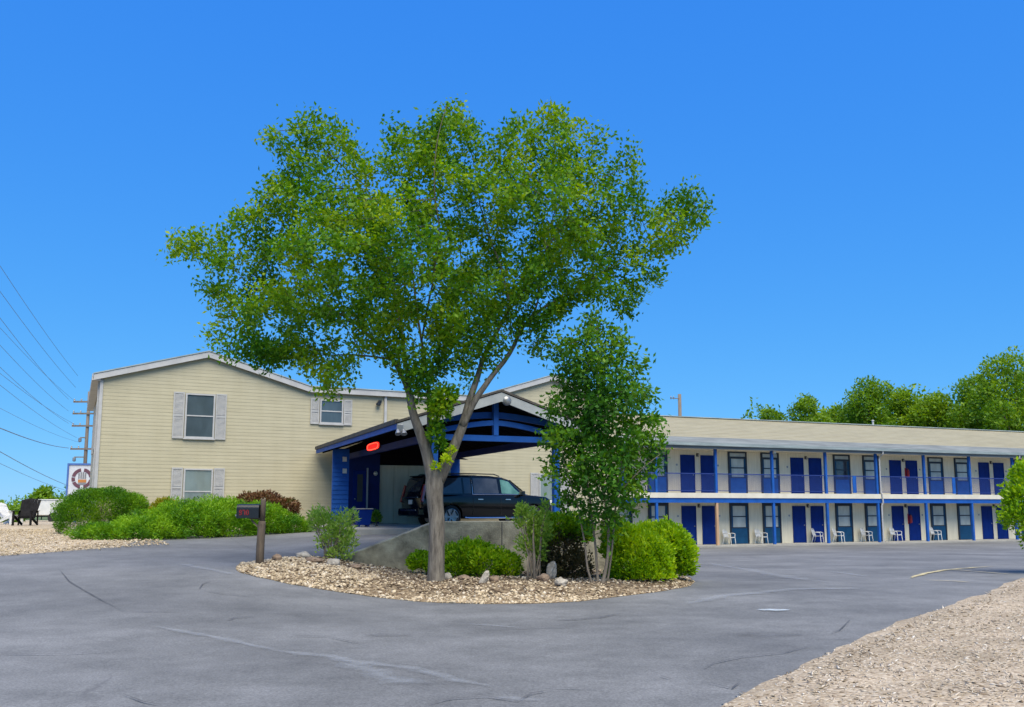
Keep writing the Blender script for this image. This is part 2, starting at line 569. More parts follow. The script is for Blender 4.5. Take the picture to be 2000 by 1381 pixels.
def densify(poly, step, wob=0.0):
    out = []
    n = len(poly)
    for i in range(n):
        a = np.array(poly[i], float); b = np.array(poly[(i + 1) % n], float)
        L = np.hypot(*(b - a))
        k = max(1, int(L / step))
        for j in range(k):
            p = a + (b - a) * j / k
            if wob:
                p = p + wob * np.array([noise.noise((p[0] * 1.7, p[1] * 1.7, 3.1)), noise.noise((p[0] * 1.7, p[1] * 1.7, 9.4))])
            out.append((float(p[0]), float(p[1])))
    return out


def sheet(name, poly, zfun, mat, step=.5, wob=0.0, kind='structure'):
    b = densify(poly, step, wob)
    xs = [p[0] for p in b]; ys = [p[1] for p in b]
    gx, gy = np.meshgrid(np.arange(min(xs), max(xs), step), np.arange(min(ys), max(ys), step))
    gx, gy = gx.ravel(), gy.ravel()
    k = inside(b, gx, gy)
    gx, gy = gx[k], gy[k]
    k = edge_dist(b, gx, gy) > .35 * step
    pts = [Vector(p) for p in b] + [Vector((float(x), float(y))) for x, y in zip(gx[k], gy[k])]
    v, _, f, _, _, _ = geometry.delaunay_2d_cdt(pts, [], [list(range(len(b)))], 1, 1e-5)
    X = np.array([p[0] for p in v]); Y = np.array([p[1] for p in v])
    Z = zfun(X, Y)
    m = MB()
    m.add([(x, y, float(z)) for x, y, z in zip(X, Y, Z)], [tuple(q) for q in f])
    o = m.build(name, mat, smooth=True)
    if sum(p.normal.z for p in o.data.polygons) < 0:
        o.data.flip_normals()
    return tag(o, kind=kind)


def grid_sheet(name, xs, ys, off, mat):
    X, Y = np.meshgrid(xs, ys)
    Z = HA(X, Y) + off
    nx, ny = len(xs), len(ys)
    V = np.stack([X.ravel(), Y.ravel(), Z.ravel()], 1)
    i = (np.arange(ny - 1)[:, None] * nx + np.arange(nx - 1)[None, :]).ravel()
    Q = np.stack([i, i + 1, i + nx + 1, i + nx], 1)
    return tag(np_mesh(name, V, Q, mat, smooth=True), kind='structure')


far = [200, 320, 500, 900, 1600, 3000]
xs = np.concatenate([[-x for x in far[::-1]], np.arange(-150, -72, 13), np.arange(-72, -12, 2), np.arange(-12, 8, .4), np.arange(8, 62, 2), np.arange(62, 170, 13), far])
ys = np.concatenate([[-300, -60, -30], np.arange(-18, 64, .8), np.arange(64, 150, 8), far])
grid_sheet('ground', xs, ys, 0.0, M['meadow'])
grid_sheet('asphalt', np.concatenate([np.arange(-72, -12, 2), np.arange(-12, 8, .4), np.arange(8, 62, 2)]), np.arange(-18, 63, .8), .03, M['asphalt'])

W2 = lambda fr, u, v: tuple(fr.world(u, v)[:2])
gp = lambda px, py: tuple(ground_at(px, py)[:2])

# raised drive in front of the entrance, behind the retaining wall
TOPZ = .755
def z_up(x, y):
    u = (x - PORT.o.x) * PORT.c + (y - PORT.o.y) * PORT.s
    h = HL(y)
    return h + (TOPZ - h) * sstep((u + 3.5) / 4.0) + .045
ramp_poly = [W2(PORT, *p) for p in ((-1.86, -2.50), (5.1, -2.50), (10.9, 8.0), (11.4, 13.2), (-3.6, 13.0), (-3.6, 2.0), (-3.3, -.6))]
RL = [W2(PORT, *p) for p in ((-1.86, -2.50), (-3.3, -.6), (-3.6, 2.0), (-3.6, 13.0), (-3.61, 13.0), (-3.61, 2.0), (-3.31, -.6))]
def ramp_z(x, y):
    lo = HA(x, y) + .034
    return lo + (z_up(x, y) - lo) * sstep(edge_dist(RL, x, y) / 1.3)
sheet('drive', ramp_poly, ramp_z, M['asphalt'], .3)

# loose gravel left of the drive, up to the building
gl = [gp(-900, 1125), gp(-300, 1102), gp(0, 1086), gp(120, 1077), gp(235, 1068), gp(262, 1058), gp(300, 1046), gp(450, 1036), gp(560, 1034), W2(PORT, -3.0, 7.6), W2(PORT, -.4, 9.0), W2(PORT, -.4, 12.6), W2(MAIN, 12, 1), W2(MAIN, -.2, 11), (-26, 60), (-68, 60), (-68, 10)]
sheet('gravel_yard', gl, lambda x, y: HA(x, y) + .03 + .035 * sstep(edge_dist(gl, x, y) / .5), M['gravel'], .8, .12)

# planted island
isl_px = [(460, 1110), (470, 1119), (500, 1127), (560, 1140), (630, 1152), (700, 1162), (780, 1172), (860, 1178), (950, 1180), (1050, 1179), (1130, 1175), (1200, 1167), (1280, 1157), (1345, 1146), (1357, 1138), (1345, 1127)]
ISL = [gp(*p) for p in isl_px] + [W2(PORT, 5.4, -2.4), W2(PORT, -1.9, -2.4), gp(600, 1092), gp(500, 1097), gp(470, 1102)]
def isl_z(x, y):
    d = edge_dist(ISL, x, y)
    bump = np.array([noise.noise((float(a) * 1.3, float(b) * 1.3, 2.0)) for a, b in zip(np.ravel(x), np.ravel(y))]).reshape(np.shape(x))
    return HA(x, y) + .035 + .13 * sstep(d / .9) + .05 * bump * sstep(d / .5)
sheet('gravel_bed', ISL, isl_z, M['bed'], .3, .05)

# straw-covered bank at the right
bk_px = [(1300, 1460), (1408, 1381), (1460, 1352), (1520, 1324), (1590, 1290), (1640, 1266), (1700, 1240), (1760, 1215), (1815, 1197), (1865, 1180), (1925, 1160), (1960, 1142), (2000, 1128), (2060, 1118)]
BNK = [gp(*p) for p in bk_px] + [(24, 27), (24, 2), (1.4, 2)]
def bank_z(x, y):
    d = edge_dist(BNK, x, y)
    bump = np.array([noise.noise((float(a) * .9, float(b) * .9, 5.0)) for a, b in zip(np.ravel(x), np.ravel(y))]).reshape(np.shape(x))
    return HA(x, y) + .035 + .05 * sstep(d / .4) + .10 * sstep(d / 4.0) + .04 * bump * sstep(d / .6)
sheet('straw_bank', BNK, bank_z, M['mulch'], .35, .10)


# ---- worn paint, scuffs and cracks on the asphalt
def strip(name, px_pts, w, mat, off=.048, ragged=.35):
    P = [ground_at(*p) for p in px_pts]
    pts = []
    for a, b in zip(P[:-1], P[1:]):
        k = max(2, int((b - a).length / .12))
        pts += [a + (b - a) * (i / k) for i in range(k)]
    pts.append(P[-1])
    m = MB(); vs = []; tn = []; n = len(pts)
    for i, p in enumerate(pts):
        d = (pts[min(i + 1, n - 1)] - pts[max(i - 1, 0)]).normalized()
        s = Vector((-d.y, d.x, 0))
        taper = min(1, 4 * min(i + .3, n - 1 - i + .3) / n)
        ww = w * taper * (1 + ragged * noise.noise((i * .6, p.x, p.y)) * 2)
        c = p + s * (noise.noise((p.x * 2.2, p.y * 2.2, 7)) * w * .25)
        for k in (-1, -.5, 0, .5, 1):
            q = c + s * (ww / 2 * k)
            vs.append((q.x, q.y, float(HA(q.x, q.y)) + off))
            tn.append((1 - abs(k) ** 1.5) * min(1, taper * 1.4))
    m.add(vs, [(5 * i + j, 5 * i + j + 1, 5 * i + j + 6, 5 * i + j + 5) for i in range(n - 1) for j in range(4)])
    o = m.build(name, mat)
    at_ = o.data.attributes.new('tone', 'FLOAT', 'POINT')
    at_.data.foreach_set('value', tn)
    if o.data.polygons[0].normal.z < 0:
        o.data.flip_normals()
    return tag(o, kind='structure')


for px in ([(115, 1112), (135, 1137), (170, 1158), (205, 1177), (245, 1197), (280, 1197)], [(305, 1197), (345, 1196)], [(388, 1153), (396, 1142), (417, 1134)], [(388, 1154), (440, 1162), (490, 1166)],
           [(0, 1281), (100, 1281), (165, 1278), (230, 1275)], [(240, 1360), (280, 1374), (310, 1380)], [(1370, 1311), (1395, 1298), (1450, 1286), (1530, 1278), (1590, 1262)],
           [(1620, 1240), (1640, 1233), (1662, 1211)], [(1380, 1336), (1415, 1344), (1430, 1348), (1448, 1334)], [(1572, 1250), (1640, 1250), (1670, 1250)], [(830, 1381), (880, 1368), (950, 1364), (1030, 1376)],
           [(560, 1244), (640, 1246), (720, 1262)], [(895, 1234), (960, 1232), (1060, 1228), (1150, 1228)], [(1290, 1324), (1312, 1330)], [(1180, 1350), (1060, 1346)]):
    strip('asphalt_crack', px, .013, M['crack'])
strip('tyre_scuff', [(440, 1214), (458, 1209), (505, 1206)], .10, M['tyre_mark'])
strip('tyre_scuff', [(1060, 1214), (1120, 1212), (1170, 1208), (1220, 1199)], .16, M['tyre_mark'])
strip('tyre_scuff', [(240, 1197), (300, 1197), (350, 1196)], .07, M['tyre_mark'])
strip('tyre_scuff', [(1010, 1372), (1040, 1358), (1080, 1352)], .06, M['tyre_mark'])
strip('pale_scuff', [(480, 1264), (570, 1277), (640, 1285), (720, 1300), (800, 1310), (900, 1332), (1010, 1358)], .26, M['line_pale'], ragged=.5)
strip('pale_scuff', [(280, 1222), (420, 1247), (560, 1275)], .22, M['line_pale'], ragged=.5)
strip('pale_scuff', [(660, 1290), (720, 1312), (780, 1332), (870, 1342)], .42, M['line_pale'], off=.05, ragged=.5)
strip('pale_scuff', [(950, 1364), (1010, 1368), (1070, 1372)], .22, M['line_pale'], ragged=.5)
strip('pale_scuff', [(1360, 1097), (1450, 1112), (1560, 1132), (1690, 1146)], .7, M['line_pale'], ragged=.5)
strip('pale_scuff', [(1300, 1190), (1420, 1165), (1560, 1152), (1750, 1150)], .5, M['line_pale'], off=.052, ragged=.5)
strip('pale_scuff', [(900, 1220), (960, 1224), (1020, 1229)], .12, M['line_pale'], ragged=.5)
strip('pale_scuff', [(330, 1100), (400, 1112), (470, 1128)], .3, M['line_pale'], ragged=.5)
strip('road_marking', [(1770, 1134), (1788, 1127), (1807, 1121), (1846, 1114), (1895, 1110), (1940, 1107), (1985, 1106)], .24, M['line_yellow'], ragged=.2)
strip('road_marking', [(1840, 1112), (1900, 1117), (1990, 1124)], .14, M['line_yellow'], off=.052, ragged=.3)
strip('road_marking', [(1800, 1134), (1860, 1136), (1905, 1139)], .12, M['line_yellow'], ragged=.3)
strip('road_marking', [(1615, 1117), (1660, 1122), (1700, 1128)], .3, M['line_pale'], ragged=.3)
for px, ww in (([(700, 1240), (760, 1243), (820, 1241)], .4), ([(1420, 1240), (1500, 1243), (1580, 1240)], .4)):
    strip('oil_stain', px, ww, M['stain'], ragged=.6)
strip('paint_patch', [(1478, 1194), (1500, 1194), (1520, 1194), (1550, 1193)], .40, M['patch_pale'], ragged=.2)

# pale concrete apron before the entrance
m = MB()
apron = [(-.6, 3.2), (3.15, 3.2), (3.15, 12.05), (-.6, 11.9)]
pts = [PORT.world(u, v) for u, v in apron]
m.prism([(p.x, p.y) for p in pts], 'z', .75, .965)
tag(m.build('pavement', M['paving'], bevel=.015), kind='structure')

# retaining wall with its sloped end, returning to the building
wall = empty('retaining_wall', PORT.world(0, 0, -.9), PORT.a, 'low weathered concrete retaining wall with a sloping left end, behind the tree', 'wall')
m = MB()
zb, zt = -.5, 1.262
m.prism([(-1.94, zb), (5.3, zb), (5.3, zt), (.25, zt), (-1.94, .47)], 'y', -2.56, -2.30)
m.build('front_face', M['concrete'], wall, bevel=.02)
m = MB()
for u in (1.9, 3.05):
    m.box(u, -2.568, zb, u + .018, -2.55, zt - .02)
m.build('joint', M['crack'], wall)
m = MB()
d = Vector((11.1 - 5.3, 8.0 + 2.3, 0)).normalized(); s = Vector((d.y, -d.x, 0)) * .13
p, q = Vector((5.17, -2.30, 0)), Vector((11.0, 8.0, 0))
m.prism([tuple((p + s)[:2]), tuple((q + s)[:2]), tuple((q - s)[:2]), tuple((p - s)[:2])], 'z', -1.6, zt - .003)
m.build('side_return', M['concrete'], wall)


# ------------------------------------------------------------------ wall cladding: real lapped boards
def clip_below(poly, f):
    """keep the part of (u, z) polygon below z = f(u), f linear on the piece"""
    out = []
    for i in range(len(poly)):
        a, b = poly[i], poly[(i + 1) % len(poly)]
        fa, fb = a[1] - f(a[0]), b[1] - f(b[0])
        if fa <= 0:
            out.append(a)
        if (fa < 0) != (fb < 0) and abs(fa - fb) > 1e-9:
            t = fa / (fa - fb)
            out.append((a[0] + t * (b[0] - a[0]), a[1] + t * (b[1] - a[1])))
    return out


def lap_siding(m, prof, z0, h=.125, lip=.005, P=lambda u, d, z: (u, -d, z)):
    """prof: list of (u, top) points; boards stacked from z0 up to the profile; P maps (u, out, z)"""
    for (ua, ta), (ub, tb) in zip(prof[:-1], prof[1:]):
        f = lambda u: ta + (tb - ta) * (u - ua) / (ub - ua)
        z = z0
        while z < max(ta, tb):
            poly = clip_below([(ua, z), (ub, z), (ub, z + h), (ua, z + h)], f)
            if len(poly) >= 3:
                out = lambda zz: lip * (1 - (zz - z) / h)
                m.add([P(u, out(zz), zz) for u, zz in poly], [tuple(range(len(poly)))])
                lo = [q for q in poly if abs(q[1] - z) < 1e-6]
                if len(lo) == 2:
                    a, b = sorted(lo)
                    m.add([P(a[0], lip, z), P(b[0], lip, z), P(b[0], -.002, z), P(a[0], -.002, z)], [(0, 3, 2, 1)])
            z += h


def window_set(root, u0, u1, z0, z1, y=-.02, shut=.42, glass='glass', mid=.5, P=None, shutters=(1, 1)):
    fr = .055
    m = MB()
    yo = y - .05
    m.box(u0, yo, z0, u1, y + .02, z0 + fr); m.box(u0, yo, z1 - fr, u1, y + .02, z1)
    m.box(u0, yo, z0 + fr, u0 + fr, y + .02, z1 - fr); m.box(u1 - fr, yo, z0 + fr, u1, y + .02, z1 - fr)
    zm = z0 + (z1 - z0) * mid
    m.box(u0 + fr, yo + .012, zm - .022, u1 - fr, y + .02, zm + .022)
    m.box(u0 - .03, yo - .02, z0 - .05, u1 + .03, y + .02, z0 - .001)
    w = m.build('window', M['trim'], root)
    g = MB().box(u0 + fr, y - .02, z0 + fr, u1 - fr, y - .005, z1 - fr)
    g.build('pane', M[glass], w)
    for k, (a, b) in enumerate(((u0 - .03 - shut, u0 - .03), (u1 + .03, u1 + .03 + shut))):
        if not shutters[k]:
            continue
        s = MB()
        t = .045
        s.box(a, y - .035, z0 - .03, a + t, y + .01, z1 + .03); s.box(b - t, y - .035, z0 - .03, b, y + .01, z1 + .03)
        zc = (z0 + z1) / 2
        for q0, q1 in ((z0 - .03, z0 + .03), (zc - .035, zc + .035), (z1 - .03, z1 + .03)):
            s.box(a + t, y - .035, q0, b - t, y + .01, q1)
        zz = z0 + .035
        while zz < z1 - .05:
            if not (zc - .06 < zz < zc + .035):
                s.add([(a + t, y - .030, zz), (b - t, y - .030, zz), (b - t, y - .008, zz + .04), (a + t, y - .008, zz + .04)], [(0, 1, 2, 3)])
            zz += .042
        s.box(a + t, y - .006, z0 + .03, b - t, y + .008, z1 - .03)
        s.build('shutter', M['shutter'], root)
    return w


# ------------------------------------------------------------------ main building
mb = empty('gabled_building', MAIN.o, MAIN.a, 'two storey cream sided building with two shallow gables and white shuttered windows', 'building')
uz = MAIN.uz
EAVE, RIDGE = 5.28, 6.36
G1 = (-.25, 3.55, 7.35)
_uv = uz(930, 766)[0]; _ur = uz(1078, 728)[0]
G2 = (_uv, _ur, 2 * _ur - _uv)
UR = G2[2] - .25
top = [(0, EAVE - .18 + .07), (G1[1], RIDGE - .18), (G1[2], EAVE - .16), (G2[0], EAVE - .16), (G2[1], RIDGE - .12), (UR, EAVE - .1)]
m = MB(); lap_siding(m, top, -.3)
m.build('front_siding', M['siding'], mb)
m = MB()
m.prism([(0.004, -.6), (UR, -.6)] + [(u, z - .02) for u, z in top[::-1][:-1]] + [(0.004, top[0][1] - .02)], 'y', .004, 11.0)
m.build('wall', M['siding'], mb)
m = MB(); lap_siding(m, [(-11.0, EAVE - .12), (0, EAVE - .12)], -.3, P=lambda u, d, z: (-d, -u, z))
m.build('side_siding', M['siding_side'], mb)
# roofs
def gable_roof(g, e, r, v0, v1, th=.10):
    m = MB()
    m.prism([(g[0], e), (g[1], r), (g[2], e), (g[2], e - th), (g[1], r - th), (g[0], e - th)], 'y', v0, v1)
    return m
gable_roof(G1, EAVE + .02, RIDGE + .02, -.12, 11.3).build('roof', M['shingle'], mb)
gable_roof(G2, EAVE + .02, RIDGE + .08, -.12, 11.3).build('roof', M['shingle'], mb)
MB().prism([(-.10, EAVE + .0), (11.2, EAVE + .25), (11.2, EAVE - .02), (-.10, EAVE - .08)], 'x', G1[2] + .003, G2[0] - .003).build('flat_roof', M['shingle'], mb)
# white rake boards and eave boards
def rake(m, a, b, y0, y1, h):
    m.prism([(a[0], a[1] - h), (b[0], b[1] - h), (b[0], b[1]), (a[0], a[1])], 'y', y0, y1)
m = MB()
rk = .20
rake(m, (G1[0], EAVE), (G1[1], RIDGE), -.17, -.123, rk); rake(m, (G1[1], RIDGE), (G1[2] - .02, EAVE), -.17, -.123, rk)
rake(m, (G1[2] - .02, EAVE), (G2[0], EAVE), -.167, -.12, rk)
rake(m, (G2[0], EAVE), (G2[1], RIDGE + .06), -.17, -.123, rk); rake(m, (G2[1], RIDGE + .06), (G2[2], EAVE), -.17, -.123, rk)
m.build('rake_board', M['trim'], mb)
m = MB()
rake(m, (G1[0] - .02, EAVE + .05), (G1[1], RIDGE + .055), -.19, -.08, .04); rake(m, (G1[1], RIDGE + .055), (G1[2], EAVE + .05), -.19, -.08, .04)
rake(m, (G2[0], EAVE + .05), (G2[1], RIDGE + .115), -.19, -.08, .04); rake(m, (G2[1], RIDGE + .115), (G2[2], EAVE + .05), -.19, -.08, .04)
rake(m, (G1[2] + .01, EAVE + .05), (G2[0] - .01, EAVE + .05), -.19, -.08, .04)
m.build('drip_edge', M['gutter'], mb)
m = MB()
m.box(-.26, -.115, EAVE - .20, -.02, 11.2, EAVE - .14)
m.build('soffit', M['trim'], mb)
MB().box(-.30, -.12, EAVE - .20, -.262, 11.2, EAVE + .03).build('gutter', M['trim'], mb)
m = MB()
m.box(-.03, -.035, -.3, .07, .0, EAVE - .15); m.box(-.035, -.034, -.3, -.004, .10, EAVE - .15)
m.build('corner_trim', M['trim'], mb)
uw = uz(752, 800)[0]
MB().box(uw - .05, -.09, -.3, uw + .05, -.02, EAVE - .2).build('downspout', M['trim'], mb)
MB().box(-.10, .14, -.3, -.025, .22, EAVE - .2).build('downspout', M['trim'], mb)
# windows
def wrect(x0, y0, x1, y1):
    a, b = uz(x0, y0), uz(x1, y1)
    return a[0], b[0], b[1], a[1]
window_set(mb, *wrect(363, 768, 417, 857), shut=.38, glass='glass', mid=.5)
window_set(mb, *wrect(359, 915, 413, 990), shut=.38, glass='glass_pale', mid=.40)
window_set(mb, *wrect(625, 780, 669, 829), shut=.33, glass='glass', mid=.52)
window_set(mb, *wrect(1052, 925, 1096, 1008), shut=.38, glass='glass_pale', mid=.35)
# side windows in the left wall
for v0 in (2.2, 6.2):
    m = MB()
    m.box(-.075, v0 - .06, 2.85, -.02, v0, 4.5); m.box(-.075, v0 + 1.0, 2.85, -.02, v0 + 1.06, 4.5)
    m.box(-.075, v0, 2.85, -.02, v0 + 1.0, 2.91); m.box(-.075, v0, 4.44, -.02, v0 + 1.0, 4.5); m.box(-.06, v0, 3.62, -.02, v0 + 1.0, 3.66)
    w = m.build('window', M['trim'], mb)
    MB().box(-.04, v0, 2.91, -.03, v0 + 1.0, 4.44).build('pane', M['glass_pale'], w)
# flood lamp on the front wall
uf, zf = uz(741, 789)
l = MB().box(uf - .06, -.10, zf + .02, uf + .06, -.02, zf + .14).build('flood_lamp', M['black'], mb)
MB().lathe([(.03, 0), (.10, -.12), (.10, -.14), (.02, -.14)], 12, Matrix.Translation((uf - .08, -.18, zf + .08)) @ Matrix.Rotation(R(25), 4, 'X')).build('lamp_head', M['black'], l, smooth=False)

# ------------------------------------------------------------------ entrance portico
pt = empty('entrance_portico', PORT.o, PORT.a, 'blue timber drive-through portico with shallow gable roof and white front boards', 'portico')
WU, EB, RT = 5.78, 2.83, 3.80
mid_u = 2.89
back = lambda u: 11.86 + .065 * u
m = MB()
th = .11
vs, fs = [], []
for (u, z) in ((0, EB), (mid_u, RT - .03), (WU, EB)):
    for dz in (0, .10):
        vs += [(u, 0.0, z + dz), (u, back(u), z + dz)]
# per station: 0 lower front, 1 lower back, 2 upper front, 3 upper back
fs = []
for i in (0, 1):
    a, b = 4 * i, 4 * (i + 1)
    fs += [(a + 2, b + 2, b + 3, a + 3), (a, a + 1, b + 1, b), (a, b, b + 2, a + 2), (a + 1, a + 3, b + 3, b + 1)]
fs += [(0, 2, 3, 1), (8, 9, 11, 10)]
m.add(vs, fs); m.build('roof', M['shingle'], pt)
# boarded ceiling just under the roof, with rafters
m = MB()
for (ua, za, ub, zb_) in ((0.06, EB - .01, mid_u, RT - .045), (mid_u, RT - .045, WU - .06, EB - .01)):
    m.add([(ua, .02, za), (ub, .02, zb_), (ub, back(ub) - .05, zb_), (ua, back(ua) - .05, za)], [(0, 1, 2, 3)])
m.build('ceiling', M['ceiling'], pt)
m = MB()
v = 1.0
while v < 11.4:
    m.bar((.12, v, EB - .06), (mid_u, v, RT - .11), .05, .13); m.bar((mid_u, v, RT - .11), (WU - .12, v, EB - .06), .05, .13)
    v += .61
m.build('rafter', M['ceiling'], pt)
m = MB()
rake(m, (-.03, EB + .03), (mid_u, RT + .02), -.06, -.004, .25); rake(m, (mid_u, RT + .02), (WU + .03, EB + .03), -.06, -.004, .25)
m.build('rake_board', M['portico_trim'], pt)
m = MB()
rake(m, (-.05, EB + .115), (mid_u, RT + .105), -.08, .02, .06); rake(m, (mid_u, RT + .105), (WU + .05, EB + .115), -.08, .02, .06)
m.build('drip_edge', M['shingle'], pt)
# eave boards down both sides
m = MB()
m.box(-.045, .0, EB - .11, .0, back(0) - .1, EB + .03)
m.build('eave_board', M['blue'], pt)
MB().box(-.09, -.02, EB + .032, -.003, back(0) - .1, EB + .15).build('roof_edge', M['shingle'], pt)
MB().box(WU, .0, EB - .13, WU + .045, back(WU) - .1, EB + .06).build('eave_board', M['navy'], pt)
# posts
UL, URP, VP = 1.12, 4.74, .42
for u in (UL, URP):
    MB().box(u - .09, VP - .09, -.25, u + .09, VP + .09, EB + .30).build('post', M['blue'], pt, bevel=.01)
# front truss
m = MB(); m.box(UL + .092, VP - .06, 2.50, URP - .092, VP + .06, 2.66); m.build('tie_beam', M['blue'], pt)
def arch(z_end, z_mid, h, ua, ub, y0, y1):
    n = 14
    lo, hi = [], []
    for i in range(n + 1):
        t = i / n; u = ua + (ub - ua) * t
        z = z_end + (z_mid - z_end) * (1 - abs(2 * t - 1) ** 1.5)
        lo.append((u, z - h / 2)); hi.append((u, z + h / 2))
    m = MB()
    for i in range(n):
        m.prism([lo[i], lo[i + 1], hi[i + 1], hi[i]], 'y', y0, y1)
    return m
arch(2.74, 3.02, .14, UL + .092, URP - .092, VP - .055, VP + .055).build('arched_brace', M['blue'], pt)
arch(2.98, 3.25, .17, UL - .35, URP + .35, VP + .10, VP + .20).build('collar_beam', M['blue'], pt)
MB().box(mid_u - .07, VP - .075, 2.662, mid_u + .07, VP + .075, RT - .12).build('king_post', M['blue'], pt)
# long beams running back
for u in (UL, URP):
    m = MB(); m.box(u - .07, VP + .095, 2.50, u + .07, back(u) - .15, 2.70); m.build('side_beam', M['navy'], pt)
# lamps on the gable
m = MB(); m.lathe([(.04, 0), (.12, -.03), (.14, -.09), (.09, -.14), (.02, -.15)], 16, Matrix.Translation((mid_u + .16, -.11, RT - .20)) @ Matrix.Rotation(R(90), 4, 'X'))
m.build('gable_lamp', M['grey_metal'], pt, smooth=True)
lm = MB().box(-.06, -.16, EB - .20, .10, -.065, EB + .00).build('flood_lamp', M['grey_metal'], pt, bevel=.01)
for du in (-.07, .09):
    MB().lathe([(.03, .0), (.075, -.12), (.08, -.14), (.02, -.14)], 12, Matrix.Translation((du + .01, -.17, EB - .14)) @ Matrix.Rotation(R(-30), 4, 'X')).build('lamp_head', M['grey_metal'], lm)
# plank-clad blue panel beside the door
pl = [PORT.uz(649, 950, 9.5)[0], PORT.uz(681, 950, 9.5)[0]]
m = MB(); m.box(pl[0], 9.516, 0, pl[1], 9.62, EB - .05)
lap_siding(m, [(pl[0], EB - .06), (pl[1], EB - .06)], .02, .16, .022, P=lambda u, d, z: (u, 9.518 - d, z))
bp = m.build('entry_panel', M['blue'], pt)
for (qx, qy) in ((673, 897), (673, 920)):
    a, b = PORT.uz(qx, qy, 9.5)
    MB().box(a - .075, 9.47, b - .085, a + .075, 9.499, b + .085).build('notice_plate', M['lamp_white'], bp, bevel=.004)
# entrance wall behind: blue bay with door, cream boards, blue corner board
ve = lambda u: back(u) - .20
e0, e1 = PORT.uz(672, 960, 11.7)[0], PORT.uz(741, 960, 11.75)[0]
e2, e3, e4 = PORT.uz(879, 960, 11.9)[0], PORT.uz(899, 960, 11.9)[0], 0
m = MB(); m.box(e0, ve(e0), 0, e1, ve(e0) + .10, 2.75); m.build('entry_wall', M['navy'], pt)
d0, d1 = PORT.uz(690, 960, 11.6)[0], PORT.uz(716, 960, 11.6)[0]
dr = MB().box(d0, ve(e0) - .05, .04, d1, ve(e0) - .003, 2.1).build('door', M['door_blue'], pt, bevel=.01)
MB().box(d0 + .16, ve(e0) - .056, .9, d1 - .14, ve(e0) - .0505, 1.95).build('pane', M['black'], dr)
MB().lathe([(.012, 0), (.03, .02), (.03, .05), (.01, .06)], 10, Matrix.Translation((d0 + .08, ve(e0) - .05, 1.0)) @ Matrix.Rotation(R(90), 4, 'X')).build('handle', M['grey_metal'], dr)
MB().box(d1 + .01, ve(e0) - .075, .04, d1 + .07, ve(e0) - .003, 2.2).build('door_post', M['trim'], pt)
c0 = PORT.uz(734, 925, 11.6)
MB().lathe([(.03, 0), (.07, .03), (.085, .10), (.04, .17)], 12, Matrix.Translation((c0[0], ve(e0) - .09, c0[1] - .08))).build('wall_lamp', M['lamp_white'], pt, smooth=True)
m = MB(); zc = PORT.uz(790, 909, 11.7)[1]
w_ = (e2 - e1) / 5
for i in range(5):
    m.box(e1 + .006 + i * w_, ve(e1), -.2, e1 + (i + 1) * w_ - .006, ve(e1) + .08, zc)
m.box(e1, ve(e1) + .02, -.2, e2, ve(e1) + .10, zc - .003)
m.build('cream_panel', M['panel_cream'], pt)
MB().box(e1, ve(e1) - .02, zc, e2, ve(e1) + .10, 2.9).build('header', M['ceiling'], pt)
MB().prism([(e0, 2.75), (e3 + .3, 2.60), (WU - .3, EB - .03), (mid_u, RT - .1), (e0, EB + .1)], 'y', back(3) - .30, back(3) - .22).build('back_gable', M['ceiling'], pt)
MB().box(e2 + .002, ve(e2) - .03, -.2, e3, ve(e2) + .10, 2.75).build('corner_board', M['blue'], pt)

# lit oval sign on the side beam
so = empty('lit_sign', PORT.world(0, 0), PORT.a, 'small glowing red oval sign hung on the left beam of the portico', 'sign')
sa = PORT.uz(726, 872, 0)
# find v where pixel 726 meets the plane u = UL - .09
def v_at(px, u):
    best = min((abs(1000 + 1766 * PORT.world(u, vv).x / PORT.world(u, vv).y - px), vv) for vv in np.arange(0, 12, .02))
    return best[1]
va, vb = v_at(738, UL - .12), v_at(714, UL - .12)
vc, hw = (va + vb) / 2, abs(vb - va) / 2
Yc = PORT.world(UL - .1, vc).y
zc_ = at(726, 872, Yc).z - .9
oval = lambda rx, rz, n=28: [(vc + rx * math.copysign(abs(math.cos(2 * math.pi * i / n)) ** .6, math.cos(2 * math.pi * i / n)), zc_ + rz * math.copysign(abs(math.sin(2 * math.pi * i / n)) ** .6, math.sin(2 * math.pi * i / n))) for i in range(n)]
MB().prism(oval(hw * 1.1, .15), 'x', UL - .115, UL - .072).build('housing', M['black'], so)
MB().prism(oval(hw, .125), 'x', UL - .125, UL - .116).build('red_face', M['neon'], so)
ring = []
for k in range(29):
    a = 2 * math.pi * k / 28
    ring.append((UL - .13, vc + hw * .86 * math.copysign(abs(math.cos(a)) ** .6, math.cos(a)), zc_ + .10 * math.copysign(abs(math.sin(a)) ** .6, math.sin(a))))
MB().tube(ring, .010, 6, False).build('neon_tube', M['neon_pale'], so)

# ------------------------------------------------------------------ motel wing
wg = empty('motel_wing', WING.o, WING.a, 'long two storey motel wing with blue doors, open walkways and tan roof', 'motel')
U0, U1 = -7.3, 34.0
VW = 1.30
MB().box(U0, -.28, -.35, U1, VW + 8.0, .10).build('porch_slab', M['paving'], wg)
m = MB(); m.box(U0, VW, .10, U1, VW + 8.0, 2.62); m.build('lower_wall', M['cream'], wg)
m = MB(); m.box(U0, VW, 2.90, U1, VW + 8.0, 5.26); m.build('upper_wall', M['cream'], wg)
MB().box(U0 - .05, -.12, 2.625, U1, VW + 8.0, 2.895).build('walkway', M['slab'], wg)
MB().box(U0 - .05, -.07, 2.37, U1, .09, 2.622).build('walkway_beam', M['blue'], wg)
MB().box(U0 - .1, -.30, 5.262, U1, VW, 5.30).build('soffit', M['cream'], wg)
MB().box(U0 - .15, -.36, 5.24, U1, -.302, 5.44).build('fascia', M['fascia'], wg)
